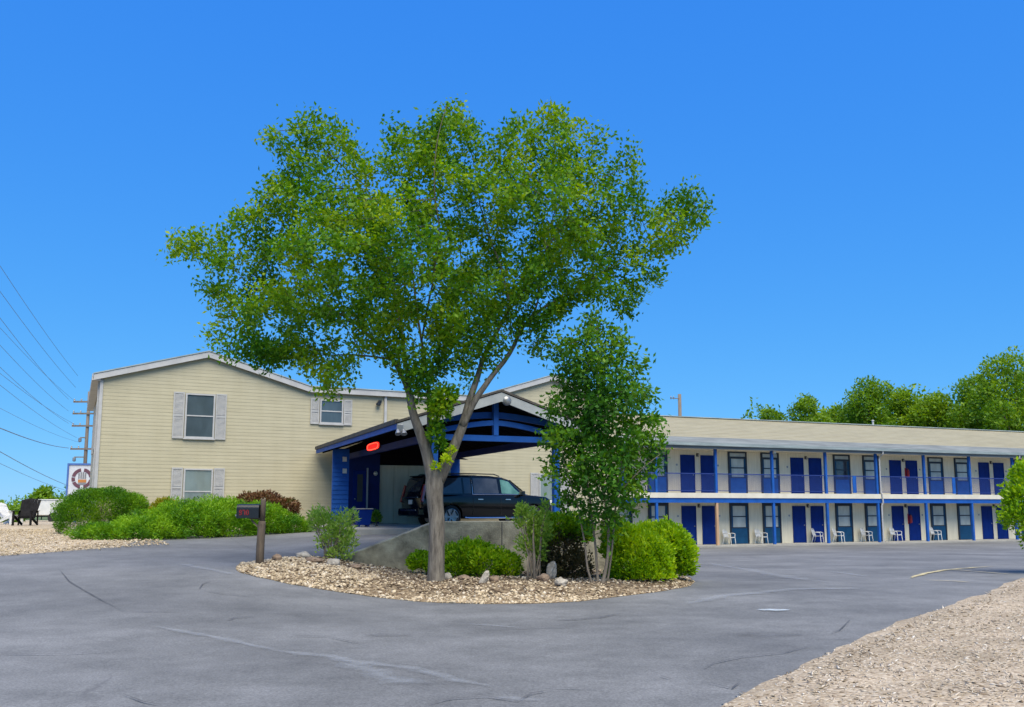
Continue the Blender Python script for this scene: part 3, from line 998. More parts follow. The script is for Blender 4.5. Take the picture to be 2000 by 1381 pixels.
m = MB(); m.prism([(-.50, 5.40), (-.363, 5.40), (-.363, 5.56), (-.52, 5.56)], 'x', U0 - .2, U1)
m.build('gutter', M['gutter'], wg)
MB().prism([(-.36, 5.445), (-.34, 5.57), (.06, 5.90), (.06, 5.60), (-.28, 5.32)], 'x', U0 - .15, U1).build('eave_shingles', M['fascia'], wg)
m = MB()
n = 14
for i in range(n):
    a = i / n; b = (i + 1) / n
    y0, z0, y1, z1 = .05 + 4.0 * a, 5.88 + 1.52 * a, .05 + 4.0 * b, 5.88 + 1.52 * b
    m.add([(U0 - .1, y0, z0 + .02), (U1, y0, z0 + .02), (U1, y1, z1), (U0 - .1, y1, z1)], [(0, 1, 2, 3)])
    m.add([(U0 - .1, y0, z0 - .01), (U1, y0, z0 - .01), (U1, y0, z0 + .02), (U0 - .1, y0, z0 + .02)], [(0, 1, 2, 3)])
m.add([(U0 - .1, 4.05, 7.40), (U1, 4.05, 7.40), (U1, 9.5, 5.4), (U0 - .1, 9.5, 5.4)], [(0, 1, 2, 3)])
m.build('roof', M['roof_tan'], wg)
MB().bar((U0 - .1, 4.02, 7.43), (U1, 4.02, 7.43), .25, .05).build('ridge_cap', M['gutter'], wg)
m = MB(); m.prism([(.07, 5.3), (9.3, 5.3), (4.05, 7.36), (.07, 5.86)], 'x', U0 - .06, U0 + .04)
m.build('end_gable', M['siding_side'], wg)
# doors and windows, one pattern per pair of rooms
def wing_door(u, z):
    m = MB()
    m.box(u - .46, VW - .055, z, u - .41, VW - .001, z + 2.10); m.box(u + .41, VW - .055, z, u + .46, VW - .001, z + 2.10)
    m.box(u - .41, VW - .055, z + 2.04, u + .41, VW - .001, z + 2.10)
    m.box(u - .41, VW - .03, z + .01, u + .41, VW - .001, z + 2.04)
    for a, b in ((.18, .85), (1.0, 1.85)):
        for s in (-1, 1):
            m.box(u + s * .2 - .13, VW - .038, z + a, u + s * .2 + .13, VW - .0301, z + b)
    d = m.build('door', M['door_blue'], wg)
    MB().lathe([(.012, 0), (.032, .02), (.034, .05), (.012, .065)], 10, Matrix.Translation((u + .33, VW - .03, z + 1.0)) @ Matrix.Rotation(R(90), 4, 'X')).build('handle', M['grey_metal'], d)
def wing_window(u, z, upper, dark=False):
    w = .63
    top_ = z + 2.34 if upper else z + 2.27
    m = MB()
    f = .10
    m.box(u - w, VW - .07, z, u - w + f, VW - .001, top_); m.box(u + w - f, VW - .07, z, u + w, VW - .001, top_)
    m.box(u - w + f, VW - .07, top_ - .07, u + w - f, VW - .001, top_)
    zs, zt_ = z + .92, (z + 1.95 if upper else top_ - .17)
    m.box(u - w + f, VW - .07, zt_, u + w - f, VW - .001, zt_ + .12)
    m.box(u - w + f, VW - .05, zs - .06, u + w - f, VW - .001, zs)
    zm = (zs + zt_) / 2
    m.box(u - w + f, VW - .05, zm - .03, u + w - f, VW - .001, zm + .03)
    fw = m.build('window', M['frame_dark'], wg)
    m = MB()
    m.box(u - w + f, VW - .045, z + .01, u + w - f, VW - .001, zs - .061)
    m.box(u - w + f, VW - .058, z + .40, u + w - f, VW - .0451, z + .46)
    m.build('panel', M['blue' if upper else 'teal'], fw)
    a = u - w + f
    for k, (za, zb_) in enumerate(((zs, zm - .031), (zm + .031, zt_))):
        MB().box(a + .10, VW - .03, za, u + w - f - .10, VW - .001, zb_).build('pane', M['car_glass' if dark else 'curtain'], fw)
    for s in (-1, 1):
        q = u + s * (w - f)
        MB().box(min(q, q - s * .10), VW - .05, zs, max(q, q - s * .10), VW - .001, zt_).build('sash', M['teal'], fw)
    if upper:
        MB().box(a, VW - .03, zt_ + .12, u + w - f, VW - .001, top_ - .07).build('transom', M['curtain'], fw)
for k in range(-1, 5):
    c = -.28 + 7.5 * k
    for z, up in ((.10, False), (2.90, True)):
        for du in (-.66, .66):
            if U0 + .6 < c + du < U1 - .6:
                wing_door(c + du, z)
        for du in (2.65, 4.90):
            if U0 + .7 < c + du < U1 - .7:
                wing_window(c + du, z, up, dark=(up and k == 1 and du < 3))
        if U0 < c < U1:
            l = MB().box(c - .07, VW - .05, z + 2.02, c + .07, VW - .001, z + 2.2).build('wall_lamp', M['black'], wg)
            MB().lathe([(.04, 0), (.055, .03), (.05, .13), (.02, .16)], 10, Matrix.Translation((c, VW - .10, z + 2.0))).build('lamp_glass', M['grey_metal'], l, smooth=True)
            for du in (-1.35, 1.35):
                MB().box(c + du - .05, VW - .015, z + 1.5, c + du + .05, VW - .001, z + 1.6).build('room_plate', M['grey_metal'], wg)
# posts, rails
pu = [3.76 * k for k in range(-1, 10)]
for i, u in enumerate([-7.2] + pu):
    wood = (i == 2)
    MB().box(u - .07, -.06, .10 if u > -7.2 else .10, u + .07, .08, 2.368).build('post', M['tan_wood' if wood else 'blue'], wg, bevel=.008)
    if wood:
        wg.children[-1]['label'] = 'bare tan timber post'
    MB().box(u - .07, -.06, 2.897, u + .07, .08, 5.26).build('post', M['blue'], wg, bevel=.008)
ru = [-7.2] + pu + [U1]
for a, b in zip(ru[:-1], ru[1:]):
    m = MB()
    a_, b_ = a + .072, b - .072
    m.box(a_, -.015, 3.90, b_, .03, 3.95); m.box(a_, -.01, 2.99, b_, .025, 3.025)
    u = a_ + .04
    while u < b_ - .02:
        m.box(u, .0, 3.0255, u + .014, .012, 3.8995)
        u += .066
    m.build('railing', M['rail'], wg)
for px, w in ((1668, .13), (1862, .13)):
    u = WING.uz(px, 945, 0)[0]
    MB().box(u - w, -.045, 2.95, u + w, -.018, 3.93).build('rail_board', M['blue'], wg)
# downspouts
for u in (pu[4], pu[7]):
    m = MB()
    m.tube([(u + .16, -.44, 5.42), (u + .16, -.42, 5.22), (u + .16, -.13, 5.02), (u + .16, -.12, 3.0), (u + .20, -.17, 2.9), (u + .24, -.17, 2.4), (u + .17, -.12, 2.2), (u + .17, -.11, .10)], .045, 8)
    m.build('downspout', M['trim'], wg)
fl = MB().box(pu[2] + .02, -.16, 5.10, pu[2] + .20, -.062, 5.22).build('flood_lamp', M['lamp_white'], wg, bevel=.01)
uv_ = WING.uz(1705, 818, 4.0)[0]
MB().lathe([(.06, 7.35), (.06, 7.70), (.09, 7.70), (.09, 7.76), (.02, 7.78)], 12, Matrix.Translation((uv_, 4.02, 0))).build('vent_pipe', M['trim'], wg)

# ------------------------------------------------------------------ big dark estate car under the portico
def suv():
    A = R(31)
    root = empty('parked_car', (-1.28, 35.40, .80), A, 'big shiny black SUV parked beneath the portico, its rear towards the door', 'car')
    T = lambda x, tab: float(np.interp(x, [a for a, _ in tab], [b for _, b in tab]))
    wt = [(-2.82, .80), (-2.76, .90), (-2.66, .955), (-2.4, .985), (-1.2, 1.0), (1.6, 1.0), (2.2, .975), (2.55, .91), (2.74, .80), (2.82, .66)]
    bt = [(-2.82, 1.04), (-2.7, 1.14), (0, 1.17), (1.5, 1.16), (2.4, 1.10), (2.7, .98), (2.82, .80)]
    tt = [(-2.82, 1.07), (-2.77, 1.20), (-2.68, 1.48), (-2.58, 1.72), (-2.48, 1.80), (-2.2, 1.835), (-1.2, 1.86), (0, 1.86), (.55, 1.81), (.85, 1.73), (1.60, 1.235), (1.75, 1.195), (2.45, 1.12), (2.7, 1.01), (2.82, .83)]
    zt_ = [(-2.82, .50), (-2.6, .40), (-2, .33), (2, .33), (2.6, .36), (2.82, .46)]
    def sec(x):
        w, b, t, z = T(x, wt), T(x, bt), T(x, tt), T(x, zt_)
        t = max(t, b + .03)
        e = max(t - .075, b + .008)
        return [(0, z), (.82 * w, z), (.95 * w, z + .07), (.992 * w, .60), (w, .86), (.995 * w, b - .10), (.972 * w, b - .02), (.95 * w, b),
                (.95 * w - .09 * w, b + (e - b) * .55), (.77 * w, e), (.70 * w, t - .022), (.40 * w, t - .003), (0, t)]
    xs_ = sorted(set([a for a, _ in wt] + [a for a, _ in tt] + [round(-2.4 + .2 * i, 2) for i in range(25)]))
    m = MB(); rings = []
    for x in xs_:
        s = sec(x)
        rings.append([(x, -y, z) for y, z in s] + [(x, y, z) for y, z in s[-2:0:-1]])
    n = len(rings[0])
    vs = [p for r in rings for p in r]
    fs = [(i * n + k, (i + 1) * n + k, (i + 1) * n + (k + 1) % n, i * n + (k + 1) % n) for i in range(len(rings) - 1) for k in range(n)]
    fs += [tuple(range(n)), tuple(range((len(rings) - 1) * n, len(rings) * n))[::-1]]
    m.add(vs, fs)
    body = m.build('body', M['paint_black'], root, smooth=True)
    bpy.context.view_layer.update()
    cut = MB()
    for x in (-1.68, 1.78):
        for s in (-1, 1):
            cut.lathe([(.465, -.25), (.465, .25)], 28, Matrix.Translation((x, s * 1.0, .40)) @ Matrix.Rotation(R(90), 4, 'X'))
    cutter = cut.build('arch_cutter', None, root)
    bo = body.modifiers.new('arches', 'BOOLEAN'); bo.object = cutter; bo.operation = 'DIFFERENCE'; bo.solver = 'EXACT'
    dg = bpy.context.evaluated_depsgraph_get()
    me = bpy.data.meshes.new_from_object(body.evaluated_get(dg))
    body.modifiers.clear(); body.data = me
    bpy.data.objects.remove(cutter, do_unlink=True)
    me.polygons.foreach_set('use_smooth', [True] * len(me.polygons))
    es = body.modifiers.new('split', 'EDGE_SPLIT'); es.split_angle = R(32)
    # glass following the cabin sides
    def side(x, f):
        s = sec(x)
        b, mdl, e = s[7], s[8], s[9]
        if f < .55:
            t = f / .55; y, z = b[0] + (mdl[0] - b[0]) * t, b[1] + (mdl[1] - b[1]) * t
        else:
            t = (f - .55) / .45; y, z = mdl[0] + (e[0] - mdl[0]) * t, mdl[1] + (e[1] - mdl[1]) * t
        return y + .007, z + .002
    def side_pane(xa0, xb0, xa1, xb1, mat, s, f0=.07, f1=.93):
        m = MB(); nx, nf = 8, 5; vs = []
        for j in range(nf + 1):
            f = f0 + (f1 - f0) * j / nf; t = j / nf
            for i in range(nx + 1):
                a = xa0 + (xa1 - xa0) * t; b = xb0 + (xb1 - xb0) * t
                x = a + (b - a) * i / nx
                y, z = side(x, f)
                vs.append((x, s * y, z))
        q = [(j * (nx + 1) + i, j * (nx + 1) + i + 1, (j + 1) * (nx + 1) + i + 1, (j + 1) * (nx + 1) + i) for j in range(nf) for i in range(nx)]
        if s > 0:
            q = [t[::-1] for t in q]
        m.add(vs, q)
        return m.build('side_window', M[mat], root, smooth=True)
    for s in (-1, 1):
        side_pane(-2.42, -1.22, -2.34, -1.22, 'car_glass', s)
        side_pane(-1.14, -.86, -1.14, -.84, 'car_glass', s)
        side_pane(-.74, .30, -.74, .28, 'car_glass', s)
        side_pane(.42, 1.40, .42, .80, 'wind_glass', s)
        m = MB()
        P = [(x, s * (side(x, .0)[0] + .004), side(x, .0)[1] + .012) for x in np.linspace(-.82, 1.5, 14)]
        m.tube(P, .014, 6)
        m.tube([(-.80, s * (side(-.8, f)[0] + .004), side(-.8, f)[1]) for f in np.linspace(0, .97, 6)], .018, 6)
        m.build('window_trim', M['chrome'], root)
        m = MB()
        for x in (-.62, .55):
            m.box(x, min(s * .99, s * 1.035), .985, x + .22, max(s * .99, s * 1.035), 1.02)
        m.build('door_handle', M['chrome'], root, bevel=.006)
        m = MB(); m.tube([(-2.25, s * .70, 1.82), (-2.15, s * .70, 1.885), (-1, s * .70, 1.905), (.2, s * .70, 1.90), (.45, s * .70, 1.83)], .02, 6)
        m.build('roof_rail', M['black'], root)
        MB().tube([(-1.15, s * 1.02, .36), (-1.0, s * 1.05, .35), (1.15, s * 1.05, .35), (1.3, s * 1.02, .36)], .035, 6).build('side_step', M['chrome'], root)
        mr = MB(); mr.box(1.16, min(s * .93, s * 1.04), 1.17, 1.24, max(s * .93, s * 1.04), 1.22)
        mir = mr.build('mirror_arm', M['black'], root)
        MB().box(1.12, min(s * 1.03, s * 1.27), 1.12, 1.26, max(s * 1.03, s * 1.27), 1.31).build('mirror', M['paint_black'], root, bevel=.03)
        m = MB(); m.bar((-2.80, s * .885, .90), (-2.665, s * .80, 1.50), .10, .11, up=(1, 0, 0))
        m.build('tail_lamp', M['tail'], root, bevel=.02)
        MB().box(2.52, min(s * .52, s * .86), .80, 2.765, max(s * .52, s * .86), .98).build('headlight', M['lamp_white'], root, bevel=.03)
        # door gaps
        m = MB()
        for x in (-.80, .36, 1.45):
            m.tube([(x, s * (1.002 * T(x, wt)), z) for z in (.45, .62, .86, 1.05)], .006, 4)
        m.build('door_gap', M['tyre'], root)
        # wheels
        for x in (-1.68, 1.78):
            MX = Matrix.Translation((x, s * .87, .40)) @ Matrix.Rotation(R(90) * (1 if s < 0 else -1), 4, 'X')
            w = MB().lathe([(.24, -.11), (.36, -.13), (.395, -.10), (.40, 0), (.395, .10), (.36, .13), (.285, .125), (.28, .0)], 36, MX, cap=False).build('wheel', M['tyre'], root, smooth=False)
            m = MB(); m.lathe([(.282, .126), (.27, .131), (.262, .06), (.05, .05), (.045, .10), (.002, .105)], 30, MX, cap=False)
            for k in range(6):
                a = 2 * math.pi * k / 6
                c, s_ = math.cos(a), math.sin(a)
                m.bar(MX @ Vector((.03 * c, .03 * s_, .095)), MX @ Vector((.27 * c, .27 * s_, .115)), .06, .03, up=MX.to_3x3() @ Vector((0, 0, 1)))
            m.build('rim', M['rim'], w)
    # rear
    m = MB(); nx, nf = 8, 6; vs = []
    for j in range(nf + 1):
        x = -2.755 + (-2.555 + 2.755) * j / nf
        w = T(x, wt) * .70
        for i in range(nx + 1):
            y = -w + 2 * w * i / nx
            vs.append((x - .012, y, T(x, tt) + .008))
    m.add(vs, [(j * (nx + 1) + i, (j + 1) * (nx + 1) + i, (j + 1) * (nx + 1) + i + 1, j * (nx + 1) + i + 1) for j in range(nf) for i in range(nx)])
    m.build('rear_window', M['car_glass'], root, smooth=True)
    MB().box(-2.60, -.66, 1.775, -2.40, .66, 1.825).build('spoiler', M['paint_black'], root, bevel=.02)
    MB().box(-2.93, -.90, .43, -2.70, .90, .70).build('bumper', M['paint_black'], root, bevel=.05)
    MB().box(-2.942, -.66, .60, -2.905, .66, .655).build('bumper_strip', M['chrome'], root, bevel=.01)
    MB().box(-2.845, -.62, 1.045, -2.815, .62, 1.085).build('tailgate_trim', M['chrome'], root, bevel=.008)
    MB().box(-2.850, -.16, .83, -2.822, .16, .985).build('number_plate', M['plate'], root, bevel=.008)
    m = MB(); nw = 6; vs = []
    for j in range(nw + 1):
        x = .90 + (1.56 - .90) * j / nw
        w = T(x, wt) * .70
        for i in range(9):
            vs.append((x + .012, -w + 2 * w * i / 8, T(x, tt) + .010))
    m.add(vs, [(j * 9 + i, (j + 1) * 9 + i, (j + 1) * 9 + i + 1, j * 9 + i + 1) for j in range(nw) for i in range(8)])
    m.build('windscreen', M['wind_glass'], root, smooth=True)
    m = MB()
    for z in (.66, .74, .82, .90):
        m.box(2.78, -.48, z, 2.84, .48, z + .03)
    m.build('grille', M['chrome'], root)
    MB().box(2.66, -.88, .44, 2.90, .88, .62).build('bumper', M['paint_black'], root, bevel=.05)
suv()
bpy.data.objects['parked_car'].scale = (1.04, 1.04, 1.08)

# ------------------------------------------------------------------ letterbox
p = ground_at(507, 1110); zmb = float(isl_z(np.array([p.x]), np.array([p.y]))[0])
PX = p.y / 1766
mbx = empty('mailbox', (p.x, p.y, zmb), 0, 'black mailbox with red numerals, fixed to a thick rough wooden post', 'mailbox')
m = MB(); h = 125 * PX
m.tube([(-.004, 0, -.2), (0, 0, .3 * h), (.012, 0, .6 * h), (.018, 0, .66 * h)], [.082, .078, .075, .066], 10)
m.tube([(.018, 0, .655 * h), (.03, 0, .97 * h), (.03, 0, 1.0 * h)], [.055, .05, .04], 10)
m.build('post', M['wood'], mbx, smooth=True)
m = MB()
zb0 = (1110 - 1022) * PX; zt0 = (1110 - 995) * PX
hw = .085
prof = [(-hw, zb0)] + [(-hw * math.cos(math.pi * k / 12), zb0 + (zt0 - zb0 - hw) + hw * math.sin(math.pi * k / 12)) for k in range(13)] + [(hw, zb0)]
prof = [(y - .02, z) for y, z in prof]
m.prism(prof, 'x', -.44, -.03)
bx = m.build('box', M['black'], mbx, bevel=.004)
m = MB(); m.prism([(y * 1.03 , z) for y, z in [(q[0], q[1] - .004) for q in prof]], 'x', -.462, -.441)
m.build('lid', M['black'], bx)
MB().box(-.50, -.06, zb0 + .035, -.463, -.02, zb0 + .065).build('latch', M['grey_metal'], bx, bevel=.004)
# red numerals, raised strokes
def seg_digit(m, d, x, z, w, h, y, t=.014):
    segs = {'9': 'abcdfg', '7': 'abc', '0': 'abcdef', '8': 'abcdefg'}[d]
    box = dict(a=(0, h - t, w, h), d=(0, 0, w, t), g=(0, h / 2 - t / 2, w, h / 2 + t / 2), f=(0, h / 2, t, h), e=(0, 0, t, h / 2), b=(w - t, h / 2, w, h), c=(w - t, 0, w, h / 2))
    for s in segs:
        a, b, c, e = box[s]
        m.box(x + a, y - .004, z + b, x + c, y, z + e)
m = MB()
for i, d_ in enumerate('970'):
    seg_digit(m, d_, -.41 + i * .068, zb0 + .06, .052, .10, -hw - .0205 + .0)
m.build('numerals', M['red_ink'], bx)
MB().bar((-.22, -.02, zb0 - .012), (-.03, -.0, zb0 - .012), .12, .022).build('bracket', M['wood'], mbx)
MB().bar((-.2, -.0, zb0 - .03), (-.01, 0, zb0 - .22), .03, .03).build('brace', M['wood'], mbx)

# ------------------------------------------------------------------ blue planter by the entrance
pp = PORT.world(.35, 5.4)
c = at(708, 1020, 29.0)
pl_ = empty('planter', (c.x, c.y, .965), PORT.a, 'square tapered royal blue planter tub on feet, by the entrance steps', 'planter')
m = MB()
a, b, hh = .20, .26, .56
vs = [(-a, -a, .06), (a, -a, .06), (a, a, .06), (-a, a, .06), (-b, -b, hh), (b, -b, hh), (b, b, hh), (-b, b, hh), (-b + .05, -b + .05, hh), (b - .05, -b + .05, hh), (b - .05, b - .05, hh), (-b + .05, b - .05, hh), (-.17, -.17, .42), (.17, -.17, .42), (.17, .17, .42), (-.17, .17, .42)]
fs = [(3, 2, 1, 0)] + [(i, (i + 1) % 4, 4 + (i + 1) % 4, 4 + i) for i in range(4)] + [(4 + i, 4 + (i + 1) % 4, 8 + (i + 1) % 4, 8 + i) for i in range(4)] + [(8 + i, 8 + (i + 1) % 4, 12 + (i + 1) % 4, 12 + i) for i in range(4)] + [(12, 13, 14, 15)]
m.add(vs, fs); m.build('tub', M['door_blue'], pl_, bevel=.01)
m = MB(); m.box(-b - .02, -b - .02, hh + .001, b + .02, -b + .04, hh + .03); m.box(-b - .02, b - .04, hh + .001, b + .02, b + .02, hh + .03)
m.box(-b - .02, -b + .04, hh + .001, -b + .04, b - .04, hh + .03); m.box(b - .04, -b + .04, hh + .001, b + .02, b - .04, hh + .03)
m.build('rim', M['paving'], pl_)
for sx, sy in ((-1, -1), (1, -1), (1, 1), (-1, 1)):
    MB().box(sx * .15 - .03, sy * .15 - .03, 0, sx * .15 + .03, sy * .15 + .03, .0595).build('foot', M['navy'], pl_)

# ------------------------------------------------------------------ white plastic chairs along the lower walkway
def plastic_chair(label, group):
    r = empty('plastic_chair', (0, 0, 0), 0, label, 'chair', group)
    m = MB(); vs = []
    for j, (y, z) in enumerate(((-.24, .425), (-.20, .44), (0, .43), (.20, .42), (.225, .43))):
        for i in range(5):
            x = (-.24 + .12 * i)
            vs.append((x, y, z - .012 * (1 - (abs(i - 2) / 2) ** 2)))
    n0 = len(vs)
    vs += [(x, y, z - .022) for x, y, z in vs]
    q = [(j * 5 + i, j * 5 + i + 1, (j + 1) * 5 + i + 1, (j + 1) * 5 + i) for j in range(4) for i in range(4)]
    rim = [0, 1, 2, 3, 4, 9, 14, 19, 24, 23, 22, 21, 20, 15, 10, 5]
    m.add(vs, q + [tuple(n0 + k for k in f[::-1]) for f in q] + [(rim[(k + 1) % 16], rim[k], n0 + rim[k], n0 + rim[(k + 1) % 16]) for k in range(16)])
    m.build('seat', M['white'], r)
    m = MB()
    for i in range(7):
        x = -.18 + .06 * i
        m.bar((x, .215, .44), (x * 1.12, .33 - .25 * x * x, .82), .045, .014, up=(0, 1, 0))
    m.tube([(-.25, .20, .43), (-.255, .27, .65), (-.225, .31, .80), (-.12, .325, .865), (0, .33, .88), (.12, .325, .865), (.225, .31, .80), (.255, .27, .65), (.25, .20, .43)], .02, 6)
    m.build('backrest', M['white'], r)
    for s in (-1, 1):
        MB().tube([(s * .255, .25, .64), (s * .28, .10, .655), (s * .285, -.12, .65), (s * .275, -.235, .62), (s * .265, -.25, .56)], [.018, .024, .026, .026, .018], 6).build('arm', M['white'], r)
        MB().tube([(s * .262, -.25, .565), (s * .255, -.24, .44), (s * .275, -.28, 0)], [.02, .024, .018], 6).build('leg', M['white'], r)
        MB().tube([(s * .235, .20, .43), (s * .25, .25, .2), (s * .262, .30, 0)], [.022, .022, .018], 6).build('leg', M['white'], r)
    return r
spots = [(1424, .85, 25, 'white plastic chair beside the first blue post right of the bushes'),
         (1487, .85, 18, 'white plastic chair just left of the bare tan timber post'),
         (1597, .80, 32, 'white plastic chair between two blue doors, left of a post'),
         (1638, .85, 30, 'white plastic chair under the window below the dark open one'),
         (1693, .85, 24, 'white plastic chair standing left of the long white downspout'),
         (1750, .85, 14, 'white plastic chair right of the white downspout, before a blue door'),
         (1828, .85, 20, 'white plastic chair half hidden by a blue post, farthest along the walkway')]
proto = None
for px, v, rz, lab in spots:
    u = WING.uz(px, 1045, v)[0]
    if proto is None:
        o = proto = plastic_chair(lab, 'white plastic chairs on the lower walkway')
    else:
        o = copy_tree(proto)
    o.location = WING.world(u, v, .10)
    o.scale = (.92, .92, .92)
    o.rotation_euler = (0, 0, WING.a + R(rz))
    o['label'] = lab

# fire extinguisher cabinets
def extinguisher(px, py, z, lab):
    u = WING.uz(px, py, VW - .15)[0]
    r = empty('fire_extinguisher', WING.world(u, VW - .002, z), WING.a, lab, 'extinguisher', 'fire extinguishers between the doors')
    m = MB(); m.lathe([(.03, 0), (.075, .01), (.08, .05), (.08, .38), (.06, .44), (.03, .47)], 14, Matrix.Translation((0, -.12, .12))); m.build('cylinder', M['red'], r, smooth=False)
    MB().box(-.13, -.028, .06, .13, 0, .68).build('backboard', M['red'], r)
    m = MB(); m.box(-.03, -.16, .585, .03, -.06, .64); m.tube([(.03, -.12, .6), (.12, -.13, .55), (.13, -.13, .35), (.11, -.12, .22)], .014, 6); m.build('nozzle', M['black'], r)
extinguisher(1774, 923, 2.90 + .95, 'red fire extinguisher on its board by an upper floor door')
extinguisher(1780, 1020, .10 + .95, 'red fire extinguisher on its board by a ground floor door')

# ------------------------------------------------------------------ garden chairs at the far left
def adirondack(mat, label, x, y, rz, tall=1.0):
    r = empty('garden_chair', (x, y, float(HA(x, y)) + .06), rz, label, 'chair', 'garden chairs on the gravel')
    m = MB()
    for i in range(6):
        t = -.26 + .104 * i
        m.bar((t, .22, .30), (t * 1.25, .62, 1.02 * tall - .5 * abs(t) ** 1.6), .118, .022, up=(0, 1, 0))
    m.bar((-.30, .36, .50), (.30, .36, .50), .022, .08); m.bar((-.33, .53, .80), (.33, .53, .80), .022, .08)
    m.build('backrest', M[mat], r)
    m = MB()
    for k in range(5):
        y0 = -.28 + .115 * k
        m.box(-.29, y0, .40 - .035 * k, .29, y0 + .10, .42 - .035 * k)
    m.build('seat', M[mat], r)
    for s in (-1, 1):
        MB().bar((s * .36, -.34, .60), (s * .36, .44, .60), .13, .025).build('arm', M[mat], r)
        MB().box(s * .34 - .03, -.33, 0, s * .34 + .03, -.23, .585).build('leg', M[mat], r)
        MB().bar((s * .31, -.22, .36), (s * .31, .60, .03), .03, .11).build('leg', M[mat], r)
        MB().box(s * .37 - .02, .33, .0, s * .37 + .02, .40, .585).build('support', M[mat], r)
P1 = at(47, 1030, 37.5); adirondack('matte_black', 'black slatted garden chair facing the drive', P1.x, P1.y, R(8), 1.1)
P2 = at(20, 1030, 40.5); adirondack('white', 'white slatted garden chair seen side-on beside the black one', P2.x, P2.y, R(80), .95)

# white box trailer
c = at(97, 1024, 52)
tr = empty('box_trailer', (c.x, c.y, float(HA(c.x, c.y))), R(4), 'low white box trailer beyond the gravel, left of the big round bush', 'trailer')
MB().box(-.95, -.7, .42, 1.6, .7, 1.28).build('body', M['white'], tr, bevel=.04)
m = MB(); m.box(-.98, -.73, 1.281, 1.63, .73, 1.33); m.build('lid', M['white'], tr)
MB().box(-.9, -.5, .33, 1.6, .5, .419).build('chassis', M['black'], tr)
for s in (-1, 1):
    MB().lathe([(.12, -.08), (.26, -.09), (.29, 0), (.26, .09), (.12, .08)], 18, Matrix.Translation((.5, s * .82, .29)) @ Matrix.Rotation(R(90), 4, 'X')).build('wheel', M['tyre'], tr)
MB().bar((-.9, 0, .37), (-1.7, 0, .37), .07, .07).build('hitch', M['black'], tr)

# sign standing behind the building
c = at(128, 985, 48); ct = at(128, 905, 48)
sg = empty('roadside_sign', (c.x, c.y, float(HA(c.x, c.y))), R(6), 'blue framed white sign with a round emblem, behind the building corner', 'sign')
gz = float(HA(c.x, c.y))
z0, z1, wd = c.z - gz - .15, ct.z - gz, 2.3
MB().box(.09, -.05, z0 + .09, wd - .09, .05, z1 - .09).build('board', M['sign_white'], sg)
m = MB(); m.box(0, -.09, z0, .09, .09, z1); m.box(wd - .09, -.09, z0, wd, .09, z1); m.box(.09, -.09, z1 - .09, wd - .09, .09, z1); m.box(.09, -.09, z0, wd - .09, .09, z0 + .09)
m.build('frame', M['sign_blue'], sg)
ecx, ecz, er = .78, z1 - .80, .54
for a0, a1 in ((100, 168), (174, 200), (206, 258), (282, 350), (10, 80)):
    k = 8
    m = MB()
    lo, hi = [], []
    for i in range(k + 1):
        c_, s_ = math.cos(R(a0 + (a1 - a0) * i / k)), math.sin(R(a0 + (a1 - a0) * i / k))
        hi.append((ecx + er * c_, ecz + er * s_)); lo.append((ecx + er * .68 * c_, ecz + er * .68 * s_))
    m.prism(hi + lo[::-1], 'y', -.066, -.051)
    m.build('emblem_arc', M['maroon'], sg)
m = MB()
for i in range(4):
    m.box(ecx - .20 + .11 * i, -.066, ecz - .02, ecx - .20 + .11 * i + .07, -.051, ecz + .36 - .05 * abs(i - 1.5))
m.box(ecx - .2, -.066, ecz - .34, ecx + .22, -.051, ecz - .25)
m.build('emblem_bars', M['grey'], sg)
MB().box(ecx - .20, -.068, ecz - .22, ecx + .22, -.051, ecz - .06).build('emblem_band', M['orange'], sg)
for x in (.5, wd - .5):
    MB().box(x - .06, -.05, -.1, x + .06, .05, z0 - .001).build('post', M['sign_blue'], sg)

# ------------------------------------------------------------------ utility poles and wires
YP = 60.0
c = at(161, 990, YP)
up = empty('utility_pole', (c.x, c.y, float(HA(c.x, c.y))), 0, 'tall wooden utility pole with stacked crossarms behind the left building', 'pole')
gz = float(HA(c.x, c.y))
MB().tube([(0, 0, -.3), (0, 0, at(161, 765, YP).z - gz)], [.14, .10], 10).build('shaft', M['pole'], up, smooth=True)
for y in (785, 808, 832, 877):
    z = at(161, y, YP).z - gz
    m = MB(); m.box(-.98, -.16, z - .06, .98, -.08, z + .05)
    a = m.build('crossarm', M['pole'], up)
    m = MB()
    for x in (-.92, -.45, .45, .92):
        m.lathe([(.02, 0), (.055, .03), (.03, .07), (.055, .11), (.02, .15)], 8, Matrix.Translation((x, -.12, z + .05)))
    m.build('insulator', M['grey_metal'], a)
for y, x in ((855, -.4), (893, -.7)):
    z = at(161, y, YP).z - gz
    MB().bar((0, -.1, z), (x, -.1, z), .05, .07).build('bracket', M['pole'], up)
    MB().lathe([(.03, 0), (.10, -.05), (.11, -.25), (.03, -.3)], 10, Matrix.Translation((x, -.1, z))).build('insulator_pot', M['grey_metal'], up)
wires = [((152, 734), 519, .014, 'topmost power line, steepest of those left of the roof'),
         ((148, 757), 569, .014, 'second highest power line running to the pole'),
         ((134, 780), 621, .014, 'third highest power line, ending at the top crossarm tip'),
         ((146, 783), 640, .011, 'thin fourth power line, close below the third'),
         ((134, 803), 674, .012, 'power line to the second crossarm of the pole'),
         ((134, 827), 717, .013, 'power line to the third crossarm, upper of a close pair'),
         ((147, 829), 729, .012, 'power line to the third crossarm, lower of a close pair'),
         ((150, 855), 752, .012, 'power line to the short bracket under the crossarms'),
         ((156, 864), 797, .010, 'faint power line above the thick lower cable'),
         ((134, 875), 836, .028, 'thick dark cable, heaviest of the lines to the pole'),
         ((161, 958), 882, .020, 'lower dark cable dipping behind the blue framed sign'),
         ((161, 966), 905, .012, 'lowest thin cable, just below the dipping one')]
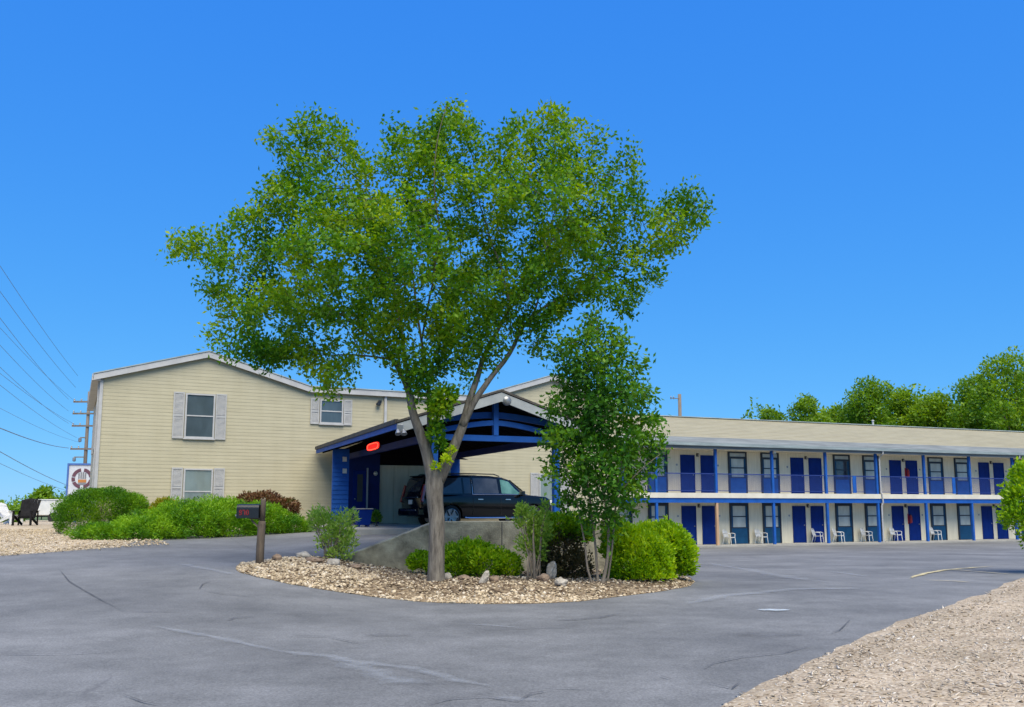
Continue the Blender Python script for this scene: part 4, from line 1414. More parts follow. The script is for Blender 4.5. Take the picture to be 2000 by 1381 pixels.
for (pe, y0, r, lab) in wires:
    a, b = at(pe[0], pe[1], YP - .1), at(0, y0, 34.0)
    e = b + (b - a) * 1.65
    pts = []
    for i in range(37):
        t = i / 36 * 2.65
        q = a + (b - a) * t
        q.z -= .28 * t * max(0, 1 - t) * 4 * .5 - .22 * max(0, t - 1) * t
        pts.append(q)
    o = MB().tube(pts, r * .72, 5).build('power_line', M['wire'])
    tag(o, lab, 'power line', 'power lines left of the building')
c = at(1328, 806, 72)
up2 = empty('utility_pole', (c.x, c.y, float(HA(c.x, c.y))), 0, 'lone pole top with a small arm, rising above the tan motel roof', 'pole')
gz = float(HA(c.x, c.y))
MB().tube([(0, 0, -.3), (0, 0, at(1328, 770, 72).z - gz)], [.17, .14], 10).build('shaft', M['pole'], up2, smooth=True)
z = at(1328, 779, 72).z - gz
m = MB(); m.bar((0, -.1, z), (-.75, -.1, z + .05), .05, .06); m.build('arm', M['pole'], up2)
m = MB()
for x in (-.72, -.5):
    m.lathe([(.02, -.1), (.05, -.05), (.05, .1), (.02, .16)], 8, Matrix.Translation((x, -.1, z + .05)))
m.build('insulator', M['grey_metal'], up2)

# ------------------------------------------------------------------ foliage
def unit(a):
    return a / np.maximum(np.linalg.norm(a, axis=-1, keepdims=True), 1e-9)


def fbm(P, s, seed=0.0):
    return np.array([noise.noise((p[0] * s + seed, p[1] * s - seed, p[2] * s + 2 * seed)) for p in P.tolist()])


def leaf_arrays(C, L, W, bias=None, bw=.5, jit=.35):
    n = len(C)
    d = unit(RNG.normal(size=(n, 3)))
    if bias is not None:
        d = unit(d * (1 - bw) + bias * bw)
    s = unit(np.cross(d, unit(RNG.normal(size=(n, 3)))))
    l = (L * RNG.uniform(1 - jit, 1 + jit, n))[:, None]
    w = (W * RNG.uniform(1 - jit, 1 + jit, n))[:, None]
    nr = np.cross(d, s)
    V = np.stack([C, C + d * l * .45 + s * w / 2 + nr * w * .12, C + d * l, C + d * l * .45 - s * w / 2 + nr * w * .12], 1).reshape(-1, 3)
    Q = np.arange(4 * n).reshape(n, 4)
    return V, Q


def tones(C, s1=1.6, seed=0.0, rnd=.22, base=.5, amp=.55):
    """natural variation from sprig to sprig"""
    t = base + amp * fbm(C, s1, seed) + RNG.normal(0, rnd, len(C))
    return np.repeat(np.clip(t, 0, 1), 4)


def blob_points(blobs, n, shell=.72, lump=.22, seed=1.0, lowcut=-.75):
    """points through the outer volume of overlapping lumpy ellipsoids, with outward directions"""
    B = np.array(blobs, float)
    area = (B[:, 3] * B[:, 4] * B[:, 5]) ** (2 / 3)
    k = RNG.choice(len(B), n, p=area / area.sum())
    d = unit(RNG.normal(size=(n, 3)))
    ok = d[:, 2] > lowcut
    k, d = k[ok], d[ok]
    lum = 1 + lump * fbm(d + k[:, None] * 3.7, 2.4, seed) * 1.6 + lump * .5 * fbm(d + k[:, None] * 1.3, 6.0, seed)
    r = RNG.uniform(shell ** 3, 1.0, len(d)) ** (1 / 3) * lum
    P = B[k, :3] + d * r[:, None] * B[k, 3:6]
    keep = np.ones(len(P), bool)
    for j in range(len(B)):
        q = (P - B[j, :3]) / B[j, 3:6]
        keep &= ~((k != j) & ((q ** 2).sum(1) < (shell * .92) ** 2))
    return P[keep], d[keep]


def above(P, zf, lo=.02):
    return P[:, 2] > zf(P[:, 0], P[:, 1]) + lo


def isl_zf(x, y):
    return np.where(inside(ISL, x, y), HA(x, y) + .15, HA(x, y) + .03)


def bush(name, label, cat, blobs, n, L, W, mat, group=None, base=None, stems=10, stem_mat='twig', up=.5, bw=.55, seed=1.0, amp=.55, tb=.5, shell=.62, lump=.22, zf=isl_zf, part='foliage'):
    B = np.array(blobs, float)
    b = base if base is not None else (B[:, 0].mean(), B[:, 1].mean())
    bz = float(zf(np.array([b[0]]), np.array([b[1]]))[0])
    root = empty(name, (b[0], b[1], bz), 0, label, cat, group)
    P, D = blob_points(blobs, n, shell, lump, seed)
    ok = above(P, zf)
    P, D = P[ok], D[ok]
    bias = unit(D + np.array([0, 0, up]))
    off = np.array([b[0], b[1], bz])
    V, Q = leaf_arrays(P - off, L, W, bias, bw)
    np_mesh(part, V, Q, M[mat], root, tones(P, 1.8, seed, amp=amp, base=tb))
    m = MB()
    for i in range(stems):
        j = RNG.integers(len(B))
        d = unit(RNG.normal(size=3) + np.array([0, 0, .8]))
        t = B[j, :3] + d * B[j, 3:6] * .8 - off
        if t[2] < .1:
            continue
        q = [Vector((RNG.normal(0, .06), RNG.normal(0, .06), -.08))]
        q += [Vector(t * f + RNG.normal(0, .03, 3)) for f in (.35, .7, 1.0)]
        m.tube(q, [.022, .016, .010, .004], 5)
    m.build('branches', M[stem_mat], root, smooth=True)
    return root


def bl(px, py, Y, rx, ry, rz_depth=None):
    """ellipsoid whose middle is seen at (px, py) from Y metres off, sized in photo pixels"""
    c = at(px, py, Y); s = Y / 1766
    return (c.x, c.y, c.z, rx * s, (rz_depth if rz_depth is not None else rx * s * .8), ry * s)


# bushes along the left building
bush('round_bush', 'big rounded bright green bush at the left corner of the building', 'bush',
     [bl(200, 992, 29.8, 86, 40, 1.3), bl(150, 1012, 29.0, 42, 38, .8), bl(255, 1002, 29.8, 34, 40, .8), bl(205, 985, 30.0, 60, 32, .9)], 46000, .065, .026, 'leaf_round', seed=2.1, up=.9, bw=.6, lump=.12, tb=.34)
bush('spreading_juniper', 'wide low spreading juniper along the edge of the drive', 'shrub',
     [bl(205, 1043, 26.4, 60, 19, .8), bl(290, 1036, 27.0, 80, 27, 1.0), bl(370, 1022, 27.8, 85, 40, 1.1), bl(455, 1018, 28.6, 75, 38, 1.1), bl(520, 1022, 29.2, 55, 30, .9), bl(570, 1030, 29.8, 38, 20, .7), bl(420, 1005, 29.6, 70, 28, .8), bl(345, 1004, 29.0, 40, 22, .8), bl(250, 1046, 26.4, 60, 18, .7)],
     95000, .105, .026, 'leaf_juniper', seed=5.3, up=.45, bw=.5, lump=.34, stems=18, tb=.46, amp=.9)
bush('gold_shrub', 'small yellow leaved shrub poking above the juniper', 'shrub',
     [bl(322, 988, 29.8, 20, 14, .4), bl(306, 998, 29.6, 12, 10, .3)], 1800, .10, .04, 'leaf_gold', seed=3.7, up=1.2, stems=4)
bush('barberry_bush', 'dark reddish brown bush against the cream wall', 'bush',
     [bl(510, 986, 30.6, 46, 24, .8), bl(556, 992, 30.8, 26, 18, .6), bl(480, 982, 30.6, 22, 15, .5)], 9000, .09, .05, 'leaf_red', seed=7.7, up=.6, stems=8, tb=.52)

# island planting
bush('low_shrub', 'low bright green shrub in front of the retaining wall, right of the trunk', 'shrub',
     [bl(900, 1092, 19.6, 44, 34, .55), bl(950, 1100, 19.5, 46, 30, .55), bl(990, 1106, 19.5, 28, 26, .45), bl(925, 1080, 19.8, 34, 26, .45), bl(885, 1112, 19.4, 30, 22, .4)], 15000, .075, .036, 'leaf_bright', seed=1.9, up=.8, tb=.42)
bush('low_shrub', 'small low green shrub in front of the retaining wall, left of the trunk', 'shrub',
     [bl(822, 1098, 19.7, 24, 20, .35), bl(846, 1104, 19.5, 18, 16, .3)], 3600, .07, .035, 'leaf_bright', seed=8.8, up=.7, tb=.3, stems=5)
bush('rounded_shrub', 'bright yellow green shrub right of the slim tree, nearer one of two', 'shrub',
     [bl(1245, 1090, 18.9, 62, 62, .75), bl(1215, 1060, 19.0, 40, 40, .6), bl(1285, 1110, 18.9, 30, 40, .55), bl(1250, 1128, 18.5, 48, 28, .5), bl(1232, 1110, 18.6, 40, 40, .5)], 24000, .08, .038, 'leaf_bright', seed=4.4, up=.9, tb=.46)
bush('rounded_shrub', 'bright yellow green shrub at the right tip of the island, farther of two', 'shrub',
     [bl(1300, 1062, 19.9, 46, 42, .75), bl(1326, 1085, 19.9, 32, 46, .65), bl(1270, 1050, 20.1, 30, 28, .5), bl(1318, 1112, 19.8, 36, 24, .5)], 18000, .08, .038, 'leaf_bright', seed=6.1, up=.9, tb=.50)
bush('dying_shrub', 'tall shrub with a green top and dry brown twiggy front, behind the slim tree', 'shrub',
     [bl(1095, 1085, 19.4, 48, 55, .6), bl(1120, 1110, 19.2, 36, 36, .5), bl(1075, 1110, 19.1, 30, 34, .45)], 9000, .07, .03, 'leaf_brown', seed=9.4, up=.3, stems=40, tb=.42, shell=.5)
_d = bpy.data.objects['dying_shrub']
P, D = blob_points([bl(1098, 1030, 19.6, 52, 28, .55), bl(1070, 1048, 19.5, 30, 22, .45), bl(1125, 1040, 19.6, 30, 24, .45)], 9000, .55, .25, 3.0)
V, Q = leaf_arrays(P - np.array(_d.location), .08, .036, unit(D + np.array([0, 0, .8])), .5)
np_mesh('green_top', V, Q, M['leaf_bright'], _d, tones(P, 1.8, 3.3, base=.38))
bush('twiggy_shrub', 'loose pale green shrub with bare stems at the low end of the retaining wall', 'shrub',
     [bl(636, 1022, 20.0, 30, 24, .4), bl(668, 1030, 19.8, 26, 30, .4), bl(620, 1012, 20.1, 18, 20, .3), bl(650, 1055, 19.9, 32, 26, .4), bl(678, 1060, 19.7, 18, 24, .3), bl(660, 1084, 19.7, 26, 16, .35), bl(690, 1008, 19.9, 8, 14, .15)], 2700, .095, .04, 'leaf_sage', base=tuple(at(645, 1102, 19.7)[:2]), seed=2.7, up=1.0, stems=26, stem_mat='pale_stem', shell=.2, lump=.35, tb=.5)
bush('sapling', 'thin young sapling with pale double stem, before the dry brown shrub', 'sapling',
     [bl(1030, 1015, 18.6, 26, 26, .3), bl(1055, 1035, 18.6, 24, 30, .3), bl(1040, 1062, 18.6, 30, 26, .3), bl(1018, 1000, 18.6, 10, 16, .15), bl(1064, 1000, 18.6, 8, 22, .12), bl(1045, 1085, 18.5, 18, 14, .2)], 3300, .085, .035, 'leaf_sage', base=tuple(at(1043, 1140, 18.2)[:2]), seed=1.2, up=1.2, stems=9, stem_mat='pale_stem', shell=.2, lump=.35, tb=.36)
sp_ = bpy.data.objects['sapling']
m = MB()
m.tube([(.0, 0, -.1), (.01, 0, .4), (-.01, .1, .8), (.0, .2, 1.25)], [.034, .028, .02, .01], 7)
m.tube([(-.13, 0, -.1), (-.12, 0, .22), (-.125, 0, .48)], [.028, .024, .016], 7)
m.build('trunk', M['pale_stem'], sp_, smooth=True)
bush('door_plant', 'small clipped green plant by the entrance, right of the blue planter', 'plant',
     [bl(735, 1010, 30.2, 9, 12, .14)], 900, .06, .03, 'leaf_tree', zf=lambda x, y: np.zeros(np.shape(x)) + .965, seed=4.1, stems=3)

# shrub at the right edge of the frame
bush('leafy_bush', 'bright green leafy bush at the far right edge, in front of the motel', 'bush',
     [bl(2010, 985, 23.2, 48, 62, .8), bl(1985, 1010, 22.9, 24, 30, .5), bl(2035, 940, 23.6, 50, 48, .8), bl(2000, 925, 23.2, 22, 24, .4), bl(2050, 1030, 23.3, 50, 50, .8), bl(1983, 970, 23.0, 16, 20, .35), bl(2080, 980, 23.4, 50, 60, .8)], 11000, .105, .06, 'leaf_bright', base=gp(2085, 1122), seed=6.6, up=.3, tb=.42, shell=.5, lump=.3,
     zf=lambda x, y: HA(x, y) + .05)


# ------------------------------------------------------------------ trees grown towards points spread through the crown
def grow(nodes, parents, attr, step=.26, infl=2.4, kill=.42, iters=70):
    P = np.array(nodes, float); par = list(parents)
    A = np.array(attr, float)
    nd = np.full(len(A), 1e9); ni = np.zeros(len(A), int)
    def upd(lo):
        nonlocal nd, ni
        if lo >= len(P) or not len(A):
            return
        D2 = ((A[:, None, :] - P[None, lo:, :]) ** 2).sum(2)
        j = D2.argmin(1); d = np.sqrt(D2[np.arange(len(A)), j])
        b = d < nd
        nd = np.where(b, d, nd); ni = np.where(b, j + lo, ni)
    upd(0)
    for it in range(iters):
        k = nd > kill
        A, nd, ni = A[k], nd[k], ni[k]
        if not len(A):
            break
        act = nd < infl
        if not act.any():
            infl *= 1.3
            continue
        acc = {}
        dirs = unit(A[act] - P[ni[act]])
        for i, dv in zip(ni[act], dirs):
            acc.setdefault(int(i), []).append(dv)
        lo = len(P); new = []
        for i, ds in acc.items():
            g = np.sum(ds, 0) + RNG.normal(0, .25, 3)
            q = P[i] + unit(g) * step
            new.append(q); par.append(i)
        P = np.vstack([P, new])
        upd(lo)
    return P, par


def poly_crown(poly, Y, n, depth, k=1.0, base=.35, gaps=None):
    """points in a crown: silhouette (photo pixels) given a rounded depth"""
    xs_, ys_ = [p[0] for p in poly], [p[1] for p in poly]
    out = []
    s = Y / 1766
    while len(out) < n:
        px = RNG.uniform(min(xs_), max(xs_), 4000); py = RNG.uniform(min(ys_), max(ys_), 4000)
        ok = inside(poly, px, py)
        px, py = px[ok], py[ok]
        d = edge_dist(poly, px, py) * s
        D = np.minimum(depth, base + k * d)
        dy = RNG.uniform(-1, 1, len(px)) * D
        for a, b, c_, e_ in zip(px, py, dy, d):
            q = ray(a, b); t = Y / q[1]
            w_ = (q[0] * t, Y + c_, EYE + q[2] * t)
            if gaps is not None and e_ > .45 and noise.noise((w_[0] * gaps[0] + 3.3, w_[1] * gaps[0], w_[2] * gaps[0])) < gaps[1]:
                continue
            out.append(w_)
            if len(out) >= n:
                break
    return np.array(out)


def swell(poly, k):
    cx = sum(p[0] for p in poly) / len(poly); cy = sum(p[1] for p in poly) / len(poly)
    return [(cx + (x - cx) * k, cy + (y - cy) * k) for x, y in poly]


def make_tree(name, label, cat, base_px, Y, limbs, poly, n_attr, depth, n_leaf, L, W, leaf, bark, twig, spread=.26, step=.26, infl=2.4, kill=.42, kdepth=1.0, seed=1.0, tb=.5, amp=.5, hang=-.15, n_main=-1.0, gaps=None, tipk=3.0):
    b = at(base_px[0], base_px[1], Y)
    root = empty(name, b, 0, label, cat)
    off = np.array(b)
    nodes, parents = [], []
    m, m2 = MB(), MB()
    for path in limbs:
        pts = [at(x, y, Y + 0) + Vector((0, dy, 0)) for x, y, dy, r in path]
        rr = [p_[3] for p_ in path]
        # smooth the path
        fine, fr = [], []
        for i in range(len(pts) - 1):
            k = max(2, int((pts[i + 1] - pts[i]).length / .16))
            p0, p1, p2, p3 = pts[max(i - 1, 0)], pts[i], pts[i + 1], pts[min(i + 2, len(pts) - 1)]
            for j in range(k):
                t = j / k
                q = .5 * ((2 * p1) + (p2 - p0) * t + (2 * p0 - 5 * p1 + 4 * p2 - p3) * t * t + (3 * p1 - p0 - 3 * p2 + p3) * t ** 3)
                fine.append(q); fr.append(rr[i] + (rr[i + 1] - rr[i]) * t)
        fine.append(pts[-1]); fr.append(rr[-1])
        wob = [q + Vector((noise.noise((q.x * 1.3, q.z * 1.3, seed)), noise.noise((q.x * 1.3, q.z * 1.3, seed + 5)), 0)) * min(.05, 2.0 * r) * (0 if i == 0 else 1) for i, (q, r) in enumerate(zip(fine, fr))]
        fr = [r * (.58 + .38 * min(1.0, max(0.0, (r - .02) / .09))) for r in fr]
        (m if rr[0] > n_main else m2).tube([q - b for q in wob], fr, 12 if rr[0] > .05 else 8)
        pv = -1
        if nodes:
            dd = [(Vector(q) - fine[0]).length for q in nodes]
            pv = int(np.argmin(dd))
        for q, r in zip(wob, fr):
            nodes.append(tuple(q)); parents.append(pv); pv = len(nodes) - 1
    m.build('trunk', bark, root, smooth=True)
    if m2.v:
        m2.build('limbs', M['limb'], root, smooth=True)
    n0 = len(nodes)
    att = poly_crown(poly, Y, n_attr, depth, kdepth, gaps=gaps)
    seeds = [i for i in range(n0)]
    P, par = grow(nodes, parents, att, step, infl, kill)
    N_ = len(P)
    w = np.zeros(N_); kids = [[] for _ in range(N_)]
    for i in range(n0, N_):
        kids[par[i]].append(i)
    tip = np.array([not kids[i] for i in range(N_)])
    w[tip] = 1
    for i in range(N_ - 1, n0 - 1, -1):
        if par[i] >= 0:
            w[par[i]] += w[i]
    rad = .0048 * np.maximum(w, 1) ** .42
    m = MB()
    for i in range(n0, N_):
        j = par[i]
        rj = rad[j] if j >= n0 else rad[i] * 1.15
        m.tube([Vector(P[j] - off), Vector(P[i] - off)], [min(rj, rad[i] * 1.6), rad[i]], 5 if rad[i] > .012 else 3, cap=False)
    m.build('branches', twig, root, smooth=True)
    # leaves around the thin twigs
    thin = np.arange(n0, N_)[rad[n0:] < .016]
    pw = 1.0 / np.maximum(w[thin], 1) ** .5 * np.where(w[thin] <= 1, tipk, 1.0)
    idx = RNG.choice(thin, n_leaf, p=pw / pw.sum())
    C = P[idx] + RNG.normal(0, spread * .55, (n_leaf, 3))
    dirs = unit(P[idx] - P[np.array(par)[idx]])
    V, Q = leaf_arrays(C - off, L, W, unit(dirs + np.array([0, 0, hang])), .35)
    np_mesh('crown', V, Q, leaf, root, tones(C, 1.1, seed, base=tb, amp=amp, rnd=.18))
    return root, C


TP = 17.8
big_poly = [(318, 492), (385, 445), (440, 452), (505, 405), (520, 355), (562, 350), (527, 262), (560, 250), (600, 236), (645, 236), (690, 258), (735, 335), (762, 255), (805, 252), (836, 285), (866, 200), (900, 206), (935, 228), (972, 292), (985, 240), (1000, 222), (1035, 240), (1062, 222), (1095, 240), (1125, 228), (1163, 315), (1180, 290), (1203, 342), (1236, 282), (1243, 330), (1238, 415), (1290, 385), (1330, 375), (1378, 392), (1345, 425), (1384, 458), (1335, 470), (1300, 492), (1245, 510), (1290, 545), (1245, 555), (1250, 600), (1205, 610), (1165, 590), (1110, 600), (1075, 640), (1050, 690), (1012, 660), (985, 640), (955, 690), (900, 715), (880, 700), (862, 745), (838, 775), (800, 770), (770, 715), (735, 690), (688, 740), (648, 785), (628, 770), (600, 715), (560, 705), (520, 720), (480, 690), (432, 690), (455, 640), (425, 645), (450, 600), (408, 590), (400, 548), (415, 520), (372, 505)]
big_limbs = [
    [(853, 1158, 0, .25), (853, 1138, 0, .195), (853, 1110, 0, .172), (852, 1040, 0, .163), (851, 985, 0, .168), (850, 945, 0, .19), (850, 915, 0, .17)],
    [(846, 945, 0, .12), (834, 890, 0, .118), (820, 845, -.05, .105), (808, 805, -.1, .092), (800, 770, -.12, .085)],
    [(808, 805, -.1, .08), (790, 748, .0, .066), (765, 700, .15, .058), (722, 655, .4, .048), (680, 618, .6, .040), (640, 590, .8, .03), (575, 535, .9, .018)],
    [(800, 772, -.12, .07), (790, 700, .2, .055), (774, 620, .5, .045), (760, 540, .7, .035), (740, 440, .9, .025), (700, 330, 1.0, .014)],
    [(834, 890, .02, .075), (836, 820, .3, .062), (829, 740, .6, .052), (815, 650, .9, .042), (800, 560, 1.0, .034), (790, 450, 1.1, .025), (798, 320, 1.0, .014)],
    [(857, 940, 0, .12), (880, 888, 0, .112), (903, 832, 0, .10), (918, 778, 0, .085), (932, 735, .1, .072), (955, 672, .3, .06), (984, 612, .5, .05), (995, 578, .6, .042), (976, 500, .8, .034), (955, 440, .9, .027), (936, 370, 1.0, .021), (918, 270, 1.0, .013)],
    [(903, 832, -.02, .085), (926, 788, -.1, .078), (957, 742, -.1, .068), (986, 706, .0, .062), (1003, 672, .1, .056), (1020, 635, .2, .05), (1060, 596, .3, .044), (1110, 567, .5, .036), (1150, 540, .6, .03), (1200, 502, .7, .022), (1260, 462, .7, .013), (1310, 436, .6, .007)],
    [(1020, 635, .2, .036), (1045, 594, .4, .031), (1056, 530, .6, .026), (1062, 460, .8, .021), (1090, 380, .9, .016), (1110, 290, .9, .01)],
    [(984, 612, .5, .034), (1018, 572, .0, .028), (1050, 522, -.4, .022), (1090, 470, -.7, .015), (1150, 400, -.9, .008)],
    [(829, 740, .6, .042), (848, 650, 1.2, .034), (876, 560, 1.8, .027), (890, 450, 2.2, .02), (880, 330, 2.2, .012)],
    [(815, 650, .9, .034), (842, 600, -.5, .028), (868, 500, -1.4, .022), (862, 380, -1.7, .016), (882, 270, -1.5, .010)],
    [(765, 700, .15, .036), (692, 690, .2, .028), (604, 678, .9, .02), (515, 655, 1.2, .012)],
    [(680, 618, .6, .028), (600, 600, .7, .022), (500, 560, .6, .014), (430, 505, .4, .007)],
]
b0 = at(853, 1150, TP)
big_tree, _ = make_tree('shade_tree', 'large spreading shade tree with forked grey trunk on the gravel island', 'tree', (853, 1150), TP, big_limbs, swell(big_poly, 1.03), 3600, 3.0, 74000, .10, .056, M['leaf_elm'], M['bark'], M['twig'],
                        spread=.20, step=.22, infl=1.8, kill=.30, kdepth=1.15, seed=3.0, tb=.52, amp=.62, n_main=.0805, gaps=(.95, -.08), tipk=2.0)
# shoots sprouting in the fork
P, D = blob_points([bl(852, 912, 17.55, 8, 10, .1), bl(870, 898, 17.5, 9, 9, .1), bl(882, 880, 17.6, 6, 8, .08)], 260, .2, .3, 2.0)
V, Q = leaf_arrays(P - np.array(big_tree.location), .075, .04, unit(D + np.array([0, 0, .6])), .5)
np_mesh('fork_shoots', V, Q, M['leaf_bright'], big_tree, tones(P, 2, 1.1, base=.7))
P, D = blob_points([bl(858, 800, 17.5, 22, 26, .35), bl(850, 845, 17.6, 14, 30, .25), bl(868, 775, 17.5, 26, 20, .35), bl(862, 870, 17.7, 9, 18, .15)], 1700, .2, .3, 2.4)
V, Q = leaf_arrays(P - np.array(big_tree.location), .10, .055, unit(D + np.array([0, 0, .3])), .4)
np_mesh('inner_shoots', V, Q, M['leaf_elm'], big_tree, tones(P, 2, 1.7, base=.45))

sm_poly = [(1165, 596), (1195, 640), (1228, 670), (1238, 700), (1268, 708), (1250, 745), (1276, 770), (1264, 795), (1298, 815), (1270, 845), (1296, 880), (1292, 915), (1262, 940), (1255, 985), (1222, 1000), (1205, 1050), (1170, 1040), (1140, 1050), (1122, 1000), (1080, 985), (1096, 955), (1052, 912), (1078, 890), (1040, 850), (1085, 830), (1066, 790), (1095, 760), (1078, 700), (1085, 655), (1120, 650), (1140, 615)]
sm_limbs = [
    [(1172, 1156, 0, .062), (1180, 1120, 0, .048), (1186, 1060, 0, .043), (1182, 980, .05, .038), (1176, 900, .08, .032), (1172, 820, .05, .026), (1168, 720, 0, .018), (1165, 620, 0, .008)],
    [(1168, 1150, .05, .045), (1166, 1100, .1, .038), (1160, 1030, .15, .034), (1150, 940, .25, .028), (1135, 850, .3, .02), (1118, 740, .3, .010)],
    [(1160, 1152, -.05, .036), (1148, 1110, -.05, .031), (1142, 1060, -.05, .028), (1125, 980, -.15, .022), (1098, 900, -.2, .012)],
    [(1186, 1140, .1, .034), (1192, 1090, .15, .03), (1198, 1030, .2, .028), (1212, 940, .25, .022), (1232, 850, .3, .015), (1248, 760, .3, .008)],
    [(1182, 1000, -.1, .024), (1210, 960, -.3, .02), (1245, 920, -.35, .014), (1282, 890, -.4, .007)],
]
make_tree('slim_tree', 'slim many stemmed young tree beside the bushes, right of the big tree', 'tree', (1172, 1152), 17.4, sm_limbs, sm_poly, 1500, .95, 13500, .105, .058, M['leaf_tree'], M['pale_stem'], M['twig'],
          spread=.2, step=.18, infl=1.1, kill=.26, kdepth=.9, seed=8.0, tb=.46, amp=.6)

# ------------------------------------------------------------------ trees beyond the motel
def far_tree(px, ytop, Y, wpx, label, n=8000, tb=.5, seed=1.0, L=.36, group='trees behind the motel wing', ybase=None, mat='leaf_far', name='woodland_tree'):
    c = at(px, 990, Y)
    gz = float(HA(c.x, c.y))
    zt = at(px, ytop, Y).z
    H = zt - gz; rw = wpx * (1.22 if Y > 75 else 1.0) * Y / 1766 / 2
    root = empty(name, (c.x, c.y, gz), 0, label, 'tree', group)
    rs = random.Random(int(seed * 100))
    blobs = []
    k = 9
    for i in range(k):
        f = .38 + .55 * i / (k - 1)
        r = rw * (.62 + .25 * math.sin(math.pi * min(1, f)) - .45 * max(0, f - .6)) * rs.uniform(.7, 1.0)
        a = rs.uniform(0, 6.28); rr = rw * .55 * (1 - .6 * f) * rs.uniform(.5, 1.3)
        blobs.append((c.x + rr * math.cos(a), c.y + rr * math.sin(a), gz + H * f, r, r, r * .72))
    blobs.append((c.x, c.y, zt - rw * .28, rw * .34, rw * .34, rw * .36))
    for i in range(4):
        a = 6.28 * i / 4 + rs.uniform(0, 1)
        blobs.append((c.x + rw * .72 * math.cos(a), c.y + rw * .72 * math.sin(a), gz + H * rs.uniform(.5, .82), rw * .36, rw * .36, rw * .3))
    P, D = blob_points(blobs, n, .55, .34, seed, lowcut=-1.1)
    P = P + RNG.normal(0, .12 * L / .36, P.shape)
    off = np.array([c.x, c.y, gz])
    V, Q = leaf_arrays(P - off, L, L * .55, unit(D + np.array([0, 0, .3])), .35)
    np_mesh('crown', V, Q, M[mat], root, tones(P, .35 * .36 / L, seed, base=tb, amp=.5))
    m = MB()
    m.tube([(0, 0, -.2), (.05, 0, H * .3), (0, .1, H * .62), (.1, 0, H * .9)], [.035 * H * .55, .028 * H * .5, .016 * H * .5, .01], 8)
    for b in blobs[::2]:
        e = Vector((b[0] - c.x, b[1] - c.y, b[2] - gz + b[5] * .5))
        m.tube([(.02, 0, max(.1, e.z * .55)), e * .6 + Vector((0, 0, e.z * .25)), e], [.012 * H * .5, .007 * H * .5, .02], 5)
    m.build('trunk', M['twig'], root, smooth=True)
    return root
FT = [(1505, 800, 92, 70, 'lowest tree top at the left end of the row behind the motel roof', .45),
      (1580, 776, 88, 82, 'small pointed tree standing apart, second from the left behind the motel', .5),
      (1642, 798, 92, 62, 'low pale tree between the pointed one and the tall rounded one', .55),
      (1706, 744, 86, 110, 'tall rounded tree behind the roof vent pipe', .42),
      (1776, 764, 88, 100, 'mid green tree just right of the tall one behind the vent', .62),
      (1845, 772, 86, 110, 'broad yellowish green tree in the middle of the right row', .7),
      (1918, 742, 84, 120, 'dark domed tree, second from the right edge behind the roof', .4),
      (2000, 692, 78, 150, 'tallest tree, cut by the right edge of the view', .52),
      (2080, 720, 80, 150, 'big tree wholly past the right edge behind the motel', .5)]
for i, (px, yt, Y, w, lab, tb) in enumerate(FT[:8]):
    far_tree(px, yt, Y, w, lab, tb=tb, seed=1.3 + i * 1.7, n=11000 if w < 100 else 19000, L=.31)
# low thicket closing the gap under the row
P, D = blob_points([(at(px, 990, 100).x, 100 + 4 * math.sin(px), .5, 5.5, 3, 11.4 + (1.6 if px > 1630 else 0) + 1.6 * (px - 1500) / 500 + 1.0 * math.sin(px * .9)) for px in range(1510, 2300, 50)], 70000, .86, .13, 4.0, lowcut=.35)
V, Q = leaf_arrays(P, .45, .28, unit(D + np.array([0, 0, .3])), .3)
tag(np_mesh('far_woods', V, Q, M['leaf_far'], None, tones(P, .3, 2.2, base=.45)), 'dense green wood filling in behind the row of trees', 'wood', kind='stuff')
# left horizon
far_tree(82, 955, 70, 44, 'small conical tree beyond the white trailer', n=2400, L=.28, seed=5.5, group='trees at the left horizon', tb=.5)
P, D = blob_points([bl(-20, 1008, 50, 45, 26, 1.0), bl(14, 1012, 48, 26, 24, .9), bl(32, 1008, 52, 14, 20, .8)], 5000, .6, .3, 4.0)
hd = empty('hedge', (at(0, 1000, 49).x, 49, .68), 0, 'uneven green hedge behind the white garden chair', 'hedge')
V, Q = leaf_arrays(P - np.array(hd.location), .16, .09, unit(D + np.array([0, 0, .5])), .4)
np_mesh('foliage', V, Q, M['leaf_far'], hd, tones(P, .8, 2.9, base=.5))
P, D = blob_points([(at(px, 990, 150).x, 150 + 6 * math.sin(px * .7), 1.0, 5.5, 3, 2.6 + 1.0 * math.sin(px * .31)) for px in range(-200, 200, 44)], 7000, .6, .3, 6.0)
V, Q = leaf_arrays(P, .5, .28, unit(D + np.array([0, 0, .3])), .3)
tag(np_mesh('distant_scrub', V, Q, M['leaf_far'], None, tones(P, .3, 2.2, base=.5)), 'distant green scrub along the left horizon', 'scrub', kind='stuff')


# ------------------------------------------------------------------ loose stones
ico = bpy.data.meshes.new('tmp')
import bmesh
bm = bmesh.new(); bmesh.ops.create_icosphere(bm, subdivisions=1, radius=1.0)
IV = np.array([v.co[:] for v in bm.verts]); IF = np.array([[v.index for v in f.verts] for f in bm.faces]); bm.free()
bpy.data.meshes.remove(ico)
OV = np.array([(1, 0, 0), (-1, 0, 0), (0, 1, 0), (0, -1, 0), (0, 0, 1), (0, 0, -1)], float)
OF = np.array([(0, 2, 4), (2, 1, 4), (1, 3, 4), (3, 0, 4), (2, 0, 5), (1, 2, 5), (3, 1, 5), (0, 3, 5)])


